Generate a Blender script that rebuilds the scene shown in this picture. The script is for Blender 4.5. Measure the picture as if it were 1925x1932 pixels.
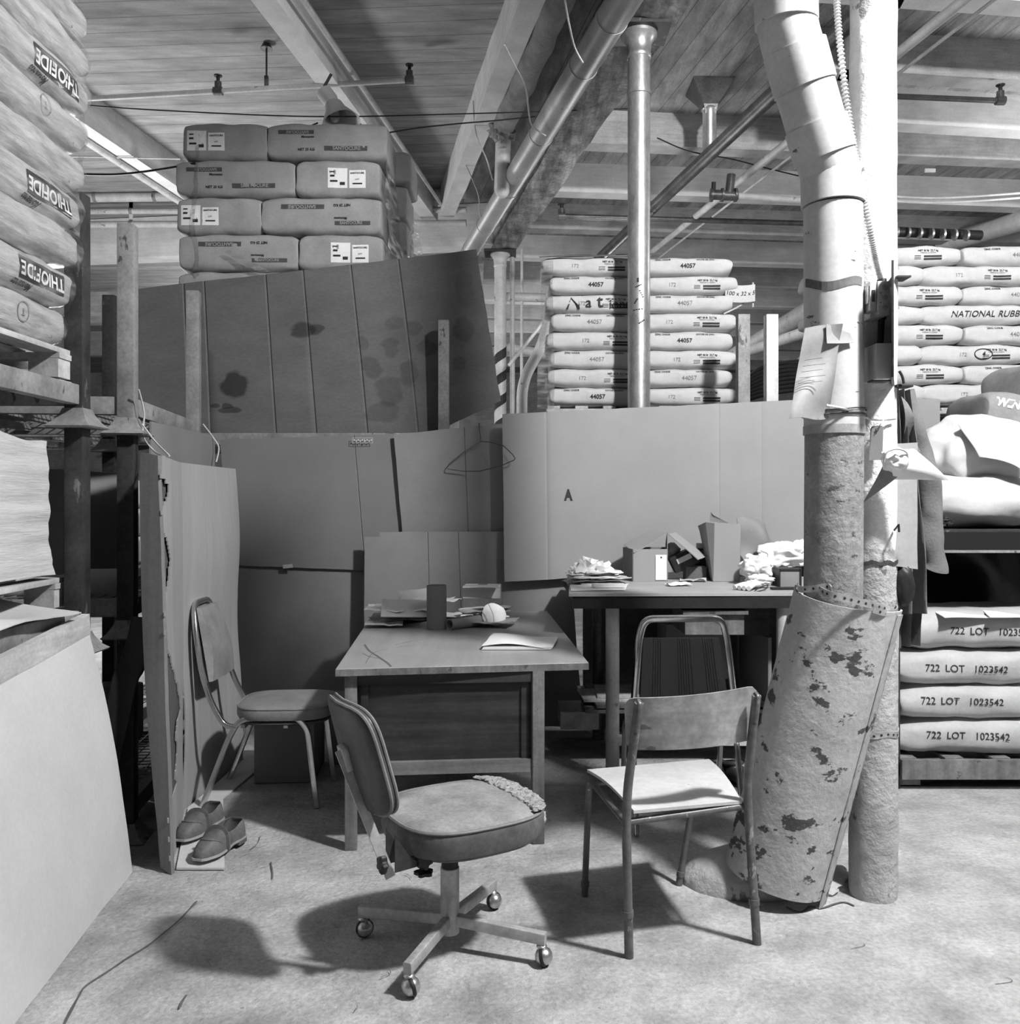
import bpy, bmesh, math, random
from mathutils import Vector, Matrix, noise
from mathutils.bvhtree import BVHTree
random.seed(7)
PI = math.pi
for o in list(bpy.data.objects): bpy.data.objects.remove(o, do_unlink=True)
SC = bpy.context.scene
COL = SC.collection
# ---------------------------------------------------------------- camera
F = 1680.0; CH = 1.43; HY = 945.0; CX = 962.5
cd = bpy.data.cameras.new('camera'); cam = bpy.data.objects.new('camera', cd); COL.objects.link(cam)
cam.location = (0, 0, CH); cam.rotation_euler = (PI/2, 0, 0)
cd.sensor_fit = 'HORIZONTAL'; cd.sensor_width = 36; cd.lens = 36*F/1925
cd.shift_y = -(966-HY)/1925; cd.clip_start = .05; cd.clip_end = 200
SC.camera = cam
# ---------------------------------------------------------------- world, lamps, exposure
w = bpy.data.worlds.new('world'); SC.world = w; w.use_nodes = True
w.node_tree.nodes['Background'].inputs[0].default_value = (1, 1, 1, 1)
w.node_tree.nodes['Background'].inputs[1].default_value = .028
SC.view_settings.view_transform = 'Standard'; SC.view_settings.look = 'None'
SC.view_settings.exposure = 0.0; SC.view_settings.gamma = 1; SC.view_settings.use_curve_mapping = False
def lamp(name, loc, power, r, kind='POINT', target=None, size=1):
    l = bpy.data.lights.new(name, kind); l.energy = power
    if kind == 'AREA': l.shape = 'DISK'; l.size = size
    else: l.shadow_soft_size = r
    if kind == 'SPOT': l.spot_size = math.radians(150); l.spot_blend = .6
    o = bpy.data.objects.new(name, l); COL.objects.link(o); o.location = loc
    if target is not None:
        o.rotation_euler = (Vector(target)-Vector(loc)).to_track_quat('-Z', 'Y').to_euler()
    return o
lamp('hanging_work_light', (2.38, 1.56, 4.55), 1420, .15)
lamp('bay_light_left', (-4.2, 8.6, 2.4), 380, .5)
lamp('bay_light_rear', (-3.0, 12.5, 3.6), 60, .3)
lamp('center_fill', (-.6, 1.2, 4.3), 16, .8)  # added soft fill above the camera, not a real lamp
lamp('middle_fill', (1.2, 9.0, 3.3), 50, .3)  # added fill for the middle background, no lamp known there
lamp('right_fill', (5.2, 7.6, 3.9), 110, .3)  # added fill that brightens the right rear
lamp('far_fill', (1.5, 15.0, 3.6), 110, .4)  # added fill for the far bay, no real fixture
lamp('far_fill', (-4.5, 15.0, 3.6), 160, .4)  # second added fill, far left

# ---------------------------------------------------------------- helpers
def P(px, py, Y): return Vector(((px-CX)/F*Y, Y, CH-(py-HY)/F*Y))
def T(px, py, Z=0.0):
    Y = (CH-Z)*F/(py-HY); return Vector(((px-CX)/F*Y, Y, Z))
def V(*a): return Vector(a)
MATS = {}
def mat(name, c, rough=.75, metal=0.0, var=.18, scale=5.0, fine=60.0, bump=.15, bscale=30.0,
        stretch=(1,1,1), speck=None, spots=(), spec=.3, planks=None, grain=None, alpha=None, coord='Object', bd=.01):
    if name in MATS: return MATS[name]
    m = bpy.data.materials.new(name); m.use_nodes = True; MATS[name] = m
    nt = m.node_tree; N = nt.nodes; L = nt.links
    b = N['Principled BSDF']; b.inputs['Roughness'].default_value = rough; b.inputs['Metallic'].default_value = metal
    b.inputs['Specular IOR Level'].default_value = spec
    tc = N.new('ShaderNodeTexCoord'); mp = N.new('ShaderNodeMapping'); mp.inputs['Scale'].default_value = stretch
    L.new(tc.outputs[coord], mp.inputs['Vector']); vec = mp.outputs[0]
    def nz(s, det=5, r=.6, v=None):
        n = N.new('ShaderNodeTexNoise'); n.inputs['Scale'].default_value = s; n.inputs['Detail'].default_value = det
        n.inputs['Roughness'].default_value = r; L.new(v or vec, n.inputs['Vector']); return n.outputs['Fac']
    def mr(x, a, bb, lo, hi):
        n = N.new('ShaderNodeMapRange'); L.new(x, n.inputs[0])
        for i, q in enumerate((a, bb, lo, hi)): n.inputs[i+1].default_value = q
        return n.outputs[0]
    def mul(x, y, op='MULTIPLY'):
        n = N.new('ShaderNodeMath'); n.operation = op
        for i, q in enumerate((x, y)):
            if isinstance(q, (int, float)): n.inputs[i].default_value = q
            else: L.new(q, n.inputs[i])
        return n.outputs[0]
    val = mul(mr(nz(scale), .3, .7, 1-var, 1+var), mr(nz(fine, 3), .3, .7, 1-var*.5, 1+var*.5))
    val = mul(val, c)
    if grain:      # (scale vec) dark grain lines
        g = N.new('ShaderNodeMapping'); g.inputs['Scale'].default_value = grain[0]; L.new(tc.outputs[coord], g.inputs['Vector'])
        val = mul(val, mr(nz(1.0, 6, .65, g.outputs[0]), .35, .65, 1-grain[1], 1+grain[1]))
    if planks:     # (nx, ny, spacing, darkness, offset)
        nx, ny, sp, dk = planks
        s = N.new('ShaderNodeSeparateXYZ'); L.new(tc.outputs['Object'], s.inputs[0])
        q = mul(mul(mul(s.outputs[0], nx/sp), mul(s.outputs[1], ny/sp), 'ADD'), 1000.0, 'ADD')
        fr = mul(q, 0, 'FRACT'); fl = mul(q, 0, 'FLOOR')
        wn = N.new('ShaderNodeTexWhiteNoise'); wn.noise_dimensions = '1D'; L.new(fl, wn.inputs['W'])
        val = mul(val, mr(wn.outputs[0], 0, 1, .82, 1.12))
        line = mr(fr, .0, .05, dk, 1.0); val = mul(val, line)
    if speck:      # (scale, threshold, colour multiplier, stretch)
        sc, th, mlt, st = speck
        g = N.new('ShaderNodeMapping'); g.inputs['Scale'].default_value = st; L.new(tc.outputs[coord], g.inputs['Vector'])
        val = mul(val, mr(nz(sc, 6, .62, g.outputs[0]), th, th+.02, 1.0, mlt))
    if spots:      # uv ellipses (u, v, ru, rv, multiplier)
        nn = N.new('ShaderNodeTexNoise'); nn.inputs['Scale'].default_value = 14; nn.inputs['Detail'].default_value = 4
        L.new(tc.outputs['UV'], nn.inputs['Vector'])
        a = N.new('ShaderNodeVectorMath'); a.operation = 'MULTIPLY_ADD'; L.new(nn.outputs['Color'], a.inputs[0])
        a.inputs[1].default_value = (.05, .05, 0); L.new(tc.outputs['UV'], a.inputs[2])
        for (u, v, ru, rv, k) in spots:
            s = N.new('ShaderNodeVectorMath'); s.operation = 'SUBTRACT'; L.new(a.outputs[0], s.inputs[0]); s.inputs[1].default_value = (u+.025, v+.025, 0)
            t = N.new('ShaderNodeVectorMath'); t.operation = 'MULTIPLY'; L.new(s.outputs[0], t.inputs[0]); t.inputs[1].default_value = (1/ru, 1/rv, 0)
            ln = N.new('ShaderNodeVectorMath'); ln.operation = 'LENGTH'; L.new(t.outputs[0], ln.inputs[0])
            val = mul(val, mr(ln.outputs['Value'], .85, 1.1, k, 1.0))
    cb = N.new('ShaderNodeCombineColor')
    for i in range(3): L.new(val, cb.inputs[i])
    L.new(cb.outputs[0], b.inputs['Base Color'])
    if bump:
        bp = N.new('ShaderNodeBump'); bp.inputs['Strength'].default_value = bump; bp.inputs['Distance'].default_value = bd
        L.new(nz(bscale, 6), bp.inputs['Height']); L.new(bp.outputs[0], b.inputs['Normal'])
    if alpha is not None: b.inputs['Alpha'].default_value = alpha
    return m
concrete = mat('concrete', .34, .85, var=.36, scale=3.4, fine=60, bump=.8, bscale=24, speck=(26, .70, .55, (1,1,1)), bd=.02)
kraft = mat('cardboard', .185, .85, var=.10, scale=2, fine=160, bump=.05, spec=.15)
kraft_l = mat('cardboard_pale', .30, .85, var=.07, scale=2, fine=160, bump=.04, spec=.15)
kraft_m = mat('cardboard_grey', .225, .85, var=.09, scale=3, fine=120, bump=.05, spec=.15)
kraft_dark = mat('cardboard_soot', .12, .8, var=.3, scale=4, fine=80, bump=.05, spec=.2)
paper = mat('paper_white', .78, .8, var=.06, bump=.05)
paper_g = mat('paper_grey', .5, .8, var=.1, bump=.05)
kpaper = mat('kraft_paper', .3, .7, var=.12, bump=.2, bscale=12)
steel_d = mat('painted_steel_dark', .045, .5, .3, var=.4, scale=7, bump=.1, speck=(14, .62, 3.0, (1,1,.4)))
steel_g = mat('painted_steel_dusty', .22, .6, .1, var=.35, scale=6, bump=.15, speck=(16, .62, .35, (1,1,.4)))
steel_l = mat('dusty_metal', .42, .5, .4, var=.3, scale=8, bump=.12)
galv = mat('galvanised_steel', .45, .38, .75, var=.3, scale=10, fine=70, bump=.08, stretch=(1,1,.5))
pipe_w = mat('pipe_whitewash', .5, .55, .1, var=.2, scale=5, bump=.15, speck=(9, .66, .45, (1,1,1)))
pipe_d = mat('pipe_dark', .10, .4, .4, var=.4, scale=6)
plaster = mat('rough_white_paint', .78, .8, var=.12, scale=5, fine=30, bump=.9, bscale=26, speck=(7, .66, .35, (1,1,.7)), bd=.012)
plasterb = mat('rough_paint_low', .40, .8, var=.2, scale=5, fine=30, bump=.9, bscale=30, speck=(9, .63, .4, (1,1,.6)), bd=.012)
duct_w = mat('duct_plastic', .52, .5, var=.15, scale=4, bump=.06, speck=(8, .665, .2, (1,1,2.2)))
duct_g = mat('duct_worn', .26, .6, var=.35, scale=7, bump=.8, bscale=30, speck=(12, .62, .35, (1,1,2)))
shellm = mat('guard_chipped_paint', .44, .65, var=.2, scale=4, bump=.5, bscale=22, speck=(7.5, .578, .18, (1.2,1.2,1.7)))
beamm = mat('painted_beam', .38, .8, var=.2, scale=4, bump=.2, grain=((3, 3, 40), .15))
beaml = mat('whitewashed_beam', .6, .8, var=.12, scale=4, bump=.15, grain=((3, 3, 30), .08))
rotten = mat('split_old_timber', .26, .9, var=.45, scale=5, fine=30, bump=1.0, bscale=14, grain=((14, 1.5, 14), .45), bd=.03)
plank_l = mat('ceiling_boards_left', .30, .8, var=.22, scale=3, fine=50, stretch=(1,3,1), bump=.1, planks=(.067, 1, .215, .25), grain=((1.2, 14, 1), .15))
plank_r = mat('ceiling_boards_right', .30, .8, var=.3, scale=3, fine=40, stretch=(3,1,1), bump=.1, planks=(1, .19, .19, .12), grain=((14, 1.2, 1), .2))
chrome = mat('chrome', .62, .22, 1.0, var=.12, scale=20, bump=.02)
chrome_o = mat('chrome_worn', .5, .35, .9, var=.35, scale=24, bump=.05)
vinyl = mat('vinyl_seat', .20, .5, var=.2, scale=9, bump=.15, bscale=60)
vinyl_d = mat('vinyl_dark', .07, .4, var=.35, scale=9, bump=.12, bscale=40)
vinyl_top = mat('upholstery_top', .24, .85, var=.3, scale=9, fine=90, bump=.3, bscale=80)
foam = mat('crumbling_foam', .31, .95, var=.35, scale=40, fine=120, bump=.9, bscale=60)
wood_d = mat('dark_wood', .032, .45, var=.25, scale=5, bump=.08, grain=((1.2, 1.2, 22), .4))
wood_m = mat('worn_wood', .15, .55, var=.3, scale=6, bump=.12, grain=((20, 20, 1.5), .25), speck=(20, .64, .5, (1,1,.6)))
desktop = mat('desk_laminate', .30, .35, var=.14, scale=2.5, bump=.03, grain=((16, 1.2, 1), .12), spec=.5)
benchtop = mat('bench_board', .36, .6, var=.14, scale=3, bump=.06)
plywood = mat('worn_plywood', .30, .5, var=.35, scale=7, fine=40, bump=.08, grain=((3, 3, 26), .15), speck=(9, .63, .5, (1,1,2)))
seatply = mat('pale_plywood', .48, .45, var=.12, scale=5, fine=40, bump=.05, speck=(12, .70, .35, (1,1,1)))
tubem = mat('chair_tube_enamel', .13, .45, .3, var=.3, scale=14, bump=.1, speck=(30, .62, 2.2, (1,1,.5)))
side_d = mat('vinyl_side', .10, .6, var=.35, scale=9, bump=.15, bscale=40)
black = mat('black_void', .008, .8, var=.1, bump=0)
rubber = mat('rubber_black', .02, .5, var=.2, bump=.1)
ink = mat('printing_ink', .03, .7, var=.3, bump=0)
inkg = mat('printing_ink_faded', .22, .7, var=.3, bump=0)
sackw = mat('sack_paper_white', .50, .75, var=.07, scale=5, fine=40, bump=.35, bscale=10)
sackk = mat('sack_paper_kraft', .30, .7, var=.13, scale=6, fine=60, bump=.3, bscale=12)
sackm = mat('sack_paper_pale', .40, .7, var=.1, scale=6, fine=60, bump=.4, bscale=12)
sackt = mat('sack_under_film', .42, .35, var=.3, scale=6, fine=50, bump=.7, bscale=12, stretch=(.6,1,4))
leather = mat('dusty_leather', .105, .6, var=.3, scale=14, fine=80, bump=.2)
leather_in = mat('shoe_lining', .02, .9, var=.2, bump=0)
cloth = mat('grey_work_cloth', .14, .95, var=.15, scale=7, fine=120, bump=.25, bscale=90)
clothw = mat('white_cotton', .75, .9, var=.1, scale=9, bump=.5, bscale=25)
timber = mat('pallet_wood', .42, .85, var=.22, scale=6, bump=.25, grain=((18, 2, 18), .2))
plastic_l = mat('box_enamel', .45, .45, var=.06, bump=.03)
def film_mat():
    m = bpy.data.materials.new('stretch_film'); m.use_nodes = True; nt = m.node_tree; N = nt.nodes; L = nt.links
    out = N['Material Output']; N.remove(N['Principled BSDF'])
    g = N.new('ShaderNodeBsdfGlossy'); g.inputs['Roughness'].default_value = .12; g.inputs['Color'].default_value = (.95,.95,.95,1)
    t = N.new('ShaderNodeBsdfTransparent'); t.inputs[0].default_value = (.9,.9,.9,1)
    d = N.new('ShaderNodeBsdfDiffuse'); d.inputs[0].default_value = (.7,.7,.7,1)
    tc = N.new('ShaderNodeTexCoord'); mp = N.new('ShaderNodeMapping'); mp.inputs['Scale'].default_value = (2,2,9); L.new(tc.outputs['Object'], mp.inputs[0])
    n = N.new('ShaderNodeTexNoise'); n.inputs['Scale'].default_value = 3.0; n.inputs['Detail'].default_value = 7; L.new(mp.outputs[0], n.inputs['Vector'])
    bp = N.new('ShaderNodeBump'); bp.inputs['Strength'].default_value = .9; bp.inputs['Distance'].default_value = .05; L.new(n.outputs['Fac'], bp.inputs['Height'])
    L.new(bp.outputs[0], g.inputs['Normal'])
    r = N.new('ShaderNodeMapRange'); L.new(n.outputs['Fac'], r.inputs[0]); r.inputs[1].default_value = .45; r.inputs[2].default_value = .7; r.inputs[3].default_value = .06; r.inputs[4].default_value = .5
    m1 = N.new('ShaderNodeMixShader'); m1.inputs[0].default_value = .45; L.new(g.outputs[0], m1.inputs[1]); L.new(d.outputs[0], m1.inputs[2])
    m2 = N.new('ShaderNodeMixShader'); L.new(r.outputs[0], m2.inputs[0]); L.new(t.outputs[0], m2.inputs[1]); L.new(m1.outputs[0], m2.inputs[2])
    L.new(m2.outputs[0], out.inputs[0]); return m
film = film_mat()

def tag(o, label=None, cat=None, group=None, kind=None):
    if label: o['label'] = label
    if cat: o['category'] = cat
    if group: o['group'] = group
    if kind: o['kind'] = kind
    return o
def wm(o):
    m = Matrix.Identity(4)
    while o is not None: m = o.matrix_basis @ m; o = o.parent
    return m
def thing(name, label, cat, loc=(0,0,0), rz=0, group=None):
    o = bpy.data.objects.new(name, None); COL.objects.link(o); o.empty_display_size = .05
    o.location = loc; o.rotation_euler = (0, 0, rz)
    o.matrix_basis = Matrix.Translation(Vector(loc)) @ Matrix.Rotation(rz, 4, 'Z')
    return tag(o, label, cat, group)
def ob(name, bm, m, parent=None, world=True, smooth=35, center=True):
    """one mesh object; geometry is given in world space when world=True"""
    me = bpy.data.meshes.new(name)
    bmesh.ops.recalc_face_normals(bm, faces=bm.faces)
    if world and parent is not None:
        bm.transform(wm(parent).inverted())
    off = None
    if parent is None and center and bm.verts:
        xs = [v.co.x for v in bm.verts]; ys = [v.co.y for v in bm.verts]; zs = [v.co.z for v in bm.verts]
        off = Vector(((min(xs)+max(xs))/2, (min(ys)+max(ys))/2, min(zs))); bm.transform(Matrix.Translation(-off))
    bm.to_mesh(me); bm.free()
    for p in me.polygons: p.use_smooth = bool(smooth)
    if smooth: me.set_sharp_from_angle(angle=math.radians(smooth))
    if isinstance(m, (list, tuple)):
        for q in m: me.materials.append(q)
    else: me.materials.append(m)
    o = bpy.data.objects.new(name, me); COL.objects.link(o); o.parent = parent
    if off is not None: o.location = off; o.matrix_basis = Matrix.Translation(off)
    return o
def kids(o): return [c for c in bpy.data.objects if c.parent == o]
def copy_tree(o, parent=None):
    c = o.copy(); COL.objects.link(c)
    if parent: c.parent = parent
    for k in kids(o): copy_tree(k, c)
    return c
def B(): return bmesh.new()
def frame3(p0, p1):
    d = (p1-p0).normalized(); u = Vector((0,0,1)) if abs(d.z) < .95 else Vector((0,1,0))
    s = d.cross(u).normalized(); return d, s, s.cross(d).normalized()
def box(bm, c, s, rz=0, M=None, bev=0.0):
    r = bmesh.ops.create_cube(bm, size=1)
    mm = Matrix.Translation(Vector(c)) @ Matrix.Rotation(rz, 4, 'Z') @ Matrix.Diagonal((s[0], s[1], s[2], 1))
    if M is not None: mm = M @ mm
    bmesh.ops.transform(bm, matrix=mm, verts=r['verts'])
    if bev:
        es = list({e for v in r['verts'] for e in v.link_edges})
        bmesh.ops.bevel(bm, geom=es, offset=bev, segments=2, affect='EDGES', profile=.6)
    return r['verts']
def sweep(bm, pts, prof, caps=True, closed=False, scales=None, up=None):
    pts = [Vector(p) for p in pts]; n = len(pts); rings = []
    d0 = (pts[1]-pts[0]).normalized()
    u = Vector(up) if up is not None else (Vector((0,0,1)) if abs(d0.z) < .95 else Vector((0,1,0)))
    for i, p in enumerate(pts):
        if closed: t = (pts[(i+1) % n]-pts[i-1])
        elif i == 0: t = pts[1]-pts[0]
        elif i == n-1: t = pts[-1]-pts[-2]
        else: t = (pts[i+1]-p).normalized()+(p-pts[i-1]).normalized()
        t.normalize(); s = t.cross(u)
        if s.length < 1e-4: s = t.orthogonal()
        s.normalize(); u2 = s.cross(t).normalized()
        if up is None: u = u2
        k = scales[i] if scales else 1
        rings.append([bm.verts.new(p+s*(a*k)+u2*(b*k)) for a, b in prof])
    m = len(prof)
    for i in range(n if closed else n-1):
        A, C = rings[i], rings[(i+1) % n]
        for j in range(m): bm.faces.new((A[j], A[(j+1) % m], C[(j+1) % m], C[j]))
    if caps and not closed:
        bm.faces.new(rings[0][::-1]); bm.faces.new(rings[-1])
def circ(r, n=14): return [(r*math.cos(2*PI*i/n), r*math.sin(2*PI*i/n)) for i in range(n)]
def rect(a, b, c=0):
    if not c: return [(-a/2,-b/2),(a/2,-b/2),(a/2,b/2),(-a/2,b/2)]
    o = []
    for (sx, sy, a0) in ((1,1,0),(-1,1,90),(-1,-1,180),(1,-1,270)):
        for k in range(4):
            t = math.radians(a0+30*k); o.append((sx*(a/2-c)+c*math.cos(t), sy*(b/2-c)+c*math.sin(t)))
    return o
def tube(bm, pts, r, n=14, **k): sweep(bm, pts, circ(r, n), **k)
def cr(pts, k=6, closed=False):
    pts = [Vector(p) for p in pts]; n = len(pts); out = []
    for i in range(n if closed else n-1):
        if closed: a, b, c, d = pts[i-1], pts[i], pts[(i+1) % n], pts[(i+2) % n]
        else: a, b, c, d = pts[max(i-1,0)], pts[i], pts[i+1], pts[min(i+2,n-1)]
        for j in range(k):
            t = j/k
            out.append(.5*((2*b)+(c-a)*t+(2*a-5*b+4*c-d)*t*t+(3*b-a-3*c+d)*t**3))
    if not closed: out.append(pts[-1])
    return out
def fillet(pts, r, k=5):
    pts = [Vector(p) for p in pts]; out = [pts[0]]
    for i in range(1, len(pts)-1):
        a, b, c = pts[i-1], pts[i], pts[i+1]; rr = min(r, (a-b).length*.48, (c-b).length*.48)
        p0 = b+(a-b).normalized()*rr; p1 = b+(c-b).normalized()*rr
        for j in range(k+1):
            t = j/k; out.append(p0*(1-t)**2+b*2*t*(1-t)+p1*t*t)
    out.append(pts[-1]); return out
def lathe(bm, prof, M=None, n=24, cap=True):
    rings = []
    for (r, z) in prof:
        rings.append([bm.verts.new((M or Matrix.Identity(4)) @ Vector((r*math.cos(2*PI*i/n), r*math.sin(2*PI*i/n), z))) for i in range(n)])
    for A, C in zip(rings, rings[1:]):
        for j in range(n): bm.faces.new((A[j], A[(j+1) % n], C[(j+1) % n], C[j]))
    if cap: bm.faces.new(rings[0][::-1]); bm.faces.new(rings[-1])
def axis(p, d):
    d = Vector(d).normalized(); return Matrix.Translation(Vector(p)) @ d.to_track_quat('Z', 'Y').to_matrix().to_4x4()
def prism(bm, poly, y0, y1, M=None):
    """poly in x,z; extruded along y"""
    A = [bm.verts.new((M or Matrix.Identity(4)) @ Vector((x, y0, z))) for x, z in poly]
    C = [bm.verts.new((M or Matrix.Identity(4)) @ Vector((x, y1, z))) for x, z in poly]
    bm.faces.new(A); bm.faces.new(C[::-1]); n = len(poly)
    for i in range(n): bm.faces.new((A[i], C[i], C[(i+1) % n], A[(i+1) % n]))
def nv(p, f, s=0): return noise.noise_vector(Vector(p)*f+Vector((s*7.3, s*3.1, s*1.7)))
def n1(p, f, s=0): return noise.noise(Vector(p)*f+Vector((s*7.3, s*3.1, s*1.7)))
def sheet(bm, TL, TR, BR, BL, th=.005, nx=24, ny=18, amp=.006, fr=2.2, seed=0, creases=(), hcreases=(), rag=.003, cd_=.006, fn=None, mask=None):
    """a bent sheet between four corners, with real thickness, creases and slightly ragged edges"""
    TL, TR, BR, BL = map(Vector, (TL, TR, BR, BL))
    nrm = (TR-TL).cross(BL-TL).normalized()
    if nrm.y > 0: nrm = -nrm
    def axis_vals(n, cs):
        v = [i/n for i in range(n+1)]
        for c in cs: v += [c-.004, c, c+.004]
        return sorted(set(round(x, 5) for x in v if 0 <= x <= 1))
    us = axis_vals(nx, creases); vs = axis_vals(ny, hcreases)
    uv = bm.loops.layers.uv.verify(); F_, K_ = [], []
    X = (TR-TL).normalized(); Z = (TL-BL).normalized()
    for v in vs:
        ra, rb = [], []
        for u in us:
            p = (TL*(1-u)+TR*u)*(1-v)+(BL*(1-u)+BR*u)*v
            d = n1(p, fr, seed)*amp
            for c in creases:
                if abs(u-c) < .0045: d -= cd_*(1-abs(u-c)/.004)
            for c in hcreases:
                if abs(v-c) < .0045: d -= cd_*(1-abs(v-c)/.004)
            if u in (0, 1): p = p+X*n1(p, 9, seed)*rag
            if v in (0, 1): p = p+Z*n1(p, 9, seed+3)*rag
            if fn: q = fn(u, v); p = p+X*q[0]+Z*q[2]; d += q[1]
            ra.append(bm.verts.new(p+nrm*d)); rb.append(bm.verts.new(p+nrm*(d-th)))
        F_.append(ra); K_.append(rb)
    ny_, nx_ = len(vs)-1, len(us)-1
    ok = [[(mask is None or mask((us[i]+us[i+1])/2, (vs[j]+vs[j+1])/2)) for i in range(nx_)] for j in range(ny_)]
    def fc(vv, uvs):
        f = bm.faces.new(vv)
        for l, q in zip(f.loops, uvs): l[uv].uv = q
    for j in range(ny_):
        for i in range(nx_):
            if not ok[j][i]: continue
            q = [(us[i], 1-vs[j]), (us[i+1], 1-vs[j]), (us[i+1], 1-vs[j+1]), (us[i], 1-vs[j+1])]
            fc((F_[j][i], F_[j][i+1], F_[j+1][i+1], F_[j+1][i]), q)
            fc((K_[j][i], K_[j+1][i], K_[j+1][i+1], K_[j][i+1]), [q[0], q[3], q[2], q[1]])
            for (dj, di, a, b) in ((-1,0,(j,i),(j,i+1)), (1,0,(j+1,i+1),(j+1,i)), (0,-1,(j+1,i),(j,i)), (0,1,(j,i+1),(j+1,i+1))):
                J, I = j+dj, i+di
                if J < 0 or I < 0 or J >= ny_ or I >= nx_ or not ok[J][I]:
                    fc((F_[a[0]][a[1]], F_[b[0]][b[1]], K_[b[0]][b[1]], K_[a[0]][a[1]]), [q[0]]*4)
    for v in [v for v in bm.verts if not v.link_faces]: bm.verts.remove(v)
def blob(bm, c, r, amp=.1, fr=4, seed=0, flat=True, n=4, ridge=False, M=None):
    q = bmesh.ops.create_icosphere(bm, subdivisions=n, radius=1)
    c = Vector(c)
    for v in q['verts']:
        d = v.co.copy(); k = noise.noise(d*fr+Vector((seed*5.1, seed, 0)))
        if ridge: k = 1-abs(k)*3
        k2 = noise.noise(d*fr*2.3+Vector((seed, seed*2.2, 4)))
        d = d*(1+amp*k+amp*.4*k2)
        d = Vector((d.x*r[0], d.y*r[1], d.z*r[2]))
        if flat and d.z < -r[2]*.55: d.z = -r[2]*.55+(d.z+r[2]*.55)*.05
        v.co = (M @ d if M is not None else d)+c
def text_mesh(s, size, bold=False, slant=0, wide=1.0):
    cu = bpy.data.curves.new('lettering', 'FONT'); cu.body = s; cu.size = size; cu.align_x = 'CENTER'; cu.align_y = 'CENTER'
    cu.shear = slant; cu.resolution_u = 3
    if bold == 2: cu.offset = size*.055
    elif bold: cu.offset = size*.025
    else: cu.offset = size*.006
    o = bpy.data.objects.new('t', cu); COL.objects.link(o)
    me = bpy.data.meshes.new_from_object(o); bpy.data.objects.remove(o)
    if wide != 1:
        for v in me.vertices: v.co.x *= wide
    return me
def decal(name, shapes, parent, m, fn):
    if name in ('lettering', 'printed_band', 'band_lettering', 'stamped_lettering') and len(shapes) > 1:
        for s in shapes: decal(name, [s], parent, m, fn)
        return
    """shapes: lists of 2-D meshes or quads in face coordinates; fn maps (x, z) to a point on the surface"""
    bm = B()
    for sh in shapes:
        if sh[0] == 't':
            _, s, size, x, z, kw = sh
            rot = kw.pop('rot', 0) if 'rot' in kw else 0
            me = text_mesh(s, size, **kw); kw['rot'] = rot
            vs = []
            for v in me.vertices:
                a, b = v.co.x, v.co.y
                if rot: a, b = a*math.cos(rot)-b*math.sin(rot), a*math.sin(rot)+b*math.cos(rot)
                vs.append(bm.verts.new(fn(x+a, z+b)))
            for p in me.polygons:
                try: bm.faces.new([vs[i] for i in p.vertices])
                except ValueError: pass
            bpy.data.meshes.remove(me)
        elif sh[0] == 'q':
            _, x0, z0, x1, z1 = sh; n = max(2, int(abs(x1-x0)/.012)); m_ = max(1, int(abs(z1-z0)/.012))
            g = [[bm.verts.new(fn(x0+(x1-x0)*i/n, z0+(z1-z0)*j/m_)) for i in range(n+1)] for j in range(m_+1)]
            for j in range(m_):
                for i in range(n): bm.faces.new((g[j][i], g[j][i+1], g[j+1][i+1], g[j+1][i]))
        elif sh[0] == 'l':     # stroked polyline
            _, pts, wd = sh
            for (a, b) in zip(pts, pts[1:]):
                a = Vector(a); b = Vector(b); d = (b-a)
                if d.length < 1e-6: continue
                d.normalize(); q = Vector((-d.y, d.x))*wd/2; a = a-d*wd*.3; b = b+d*wd*.3
                bm.faces.new([bm.verts.new(fn(v.x, v.y)) for v in (a-q, b-q, b+q, a+q)])
    return ob(name, bm, m, parent, world=False, smooth=0)
def arc(cx, cy, rx, ry, a0, a1, n=12): return [(cx+rx*math.cos(math.radians(a0+(a1-a0)*i/n)), cy+ry*math.sin(math.radians(a0+(a1-a0)*i/n))) for i in range(n+1)]
# ================================================================ the room
def structure(name, bm, m, **k): return tag(ob(name, bm, m, **k), kind='structure')
bm = B(); bmesh.ops.create_grid(bm, x_segments=120, y_segments=120, size=1)
for v in bm.verts:
    x, y = v.co.x*14+1, v.co.y*15+11; v.co = (x, y, n1((x, y, 0), .9, 2)*.004)
structure('floor', bm, concrete, center=False)
ZC = CH+3.73
def slab(name, poly, m):
    bm = B(); a = [bm.verts.new((x, y, ZC)) for x, y in poly]; b = [bm.verts.new((x, y, ZC+.08)) for x, y in poly]
    bm.faces.new(a); bm.faces.new(b[::-1]); n = len(poly)
    for i in range(n): bm.faces.new((a[i], b[i], b[(i+1) % n], a[(i+1) % n]))
    return structure(name, bm, m, smooth=0, center=False)
gx = lambda Y, k: k*3.2-.19*Y
slab('ceiling', [(-13, -4), (gx(-4, .42), -4), (gx(11.3, .42), 11.3), (-13, 13.2)], plank_l)
slab('ceiling', [(gx(-4, .42), -4), (15, -4), (15, 26), (gx(26, .42), 26)], plank_r)
slab('ceiling', [(-13, 13.2), (gx(11.3, .42), 11.3), (gx(26, .42), 26), (-13, 26)], plank_l)
for nm, c, s in (('wall_back', (1, 26, 2.6), (28, .2, 5.3)), ('wall_left', (-13, 11, 2.6), (.2, 30, 5.3)), ('wall_right', (15, 11, 2.6), (.2, 30, 5.3))):
    bm = B(); box(bm, c, s); structure(nm, bm, beamm, smooth=0)
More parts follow.
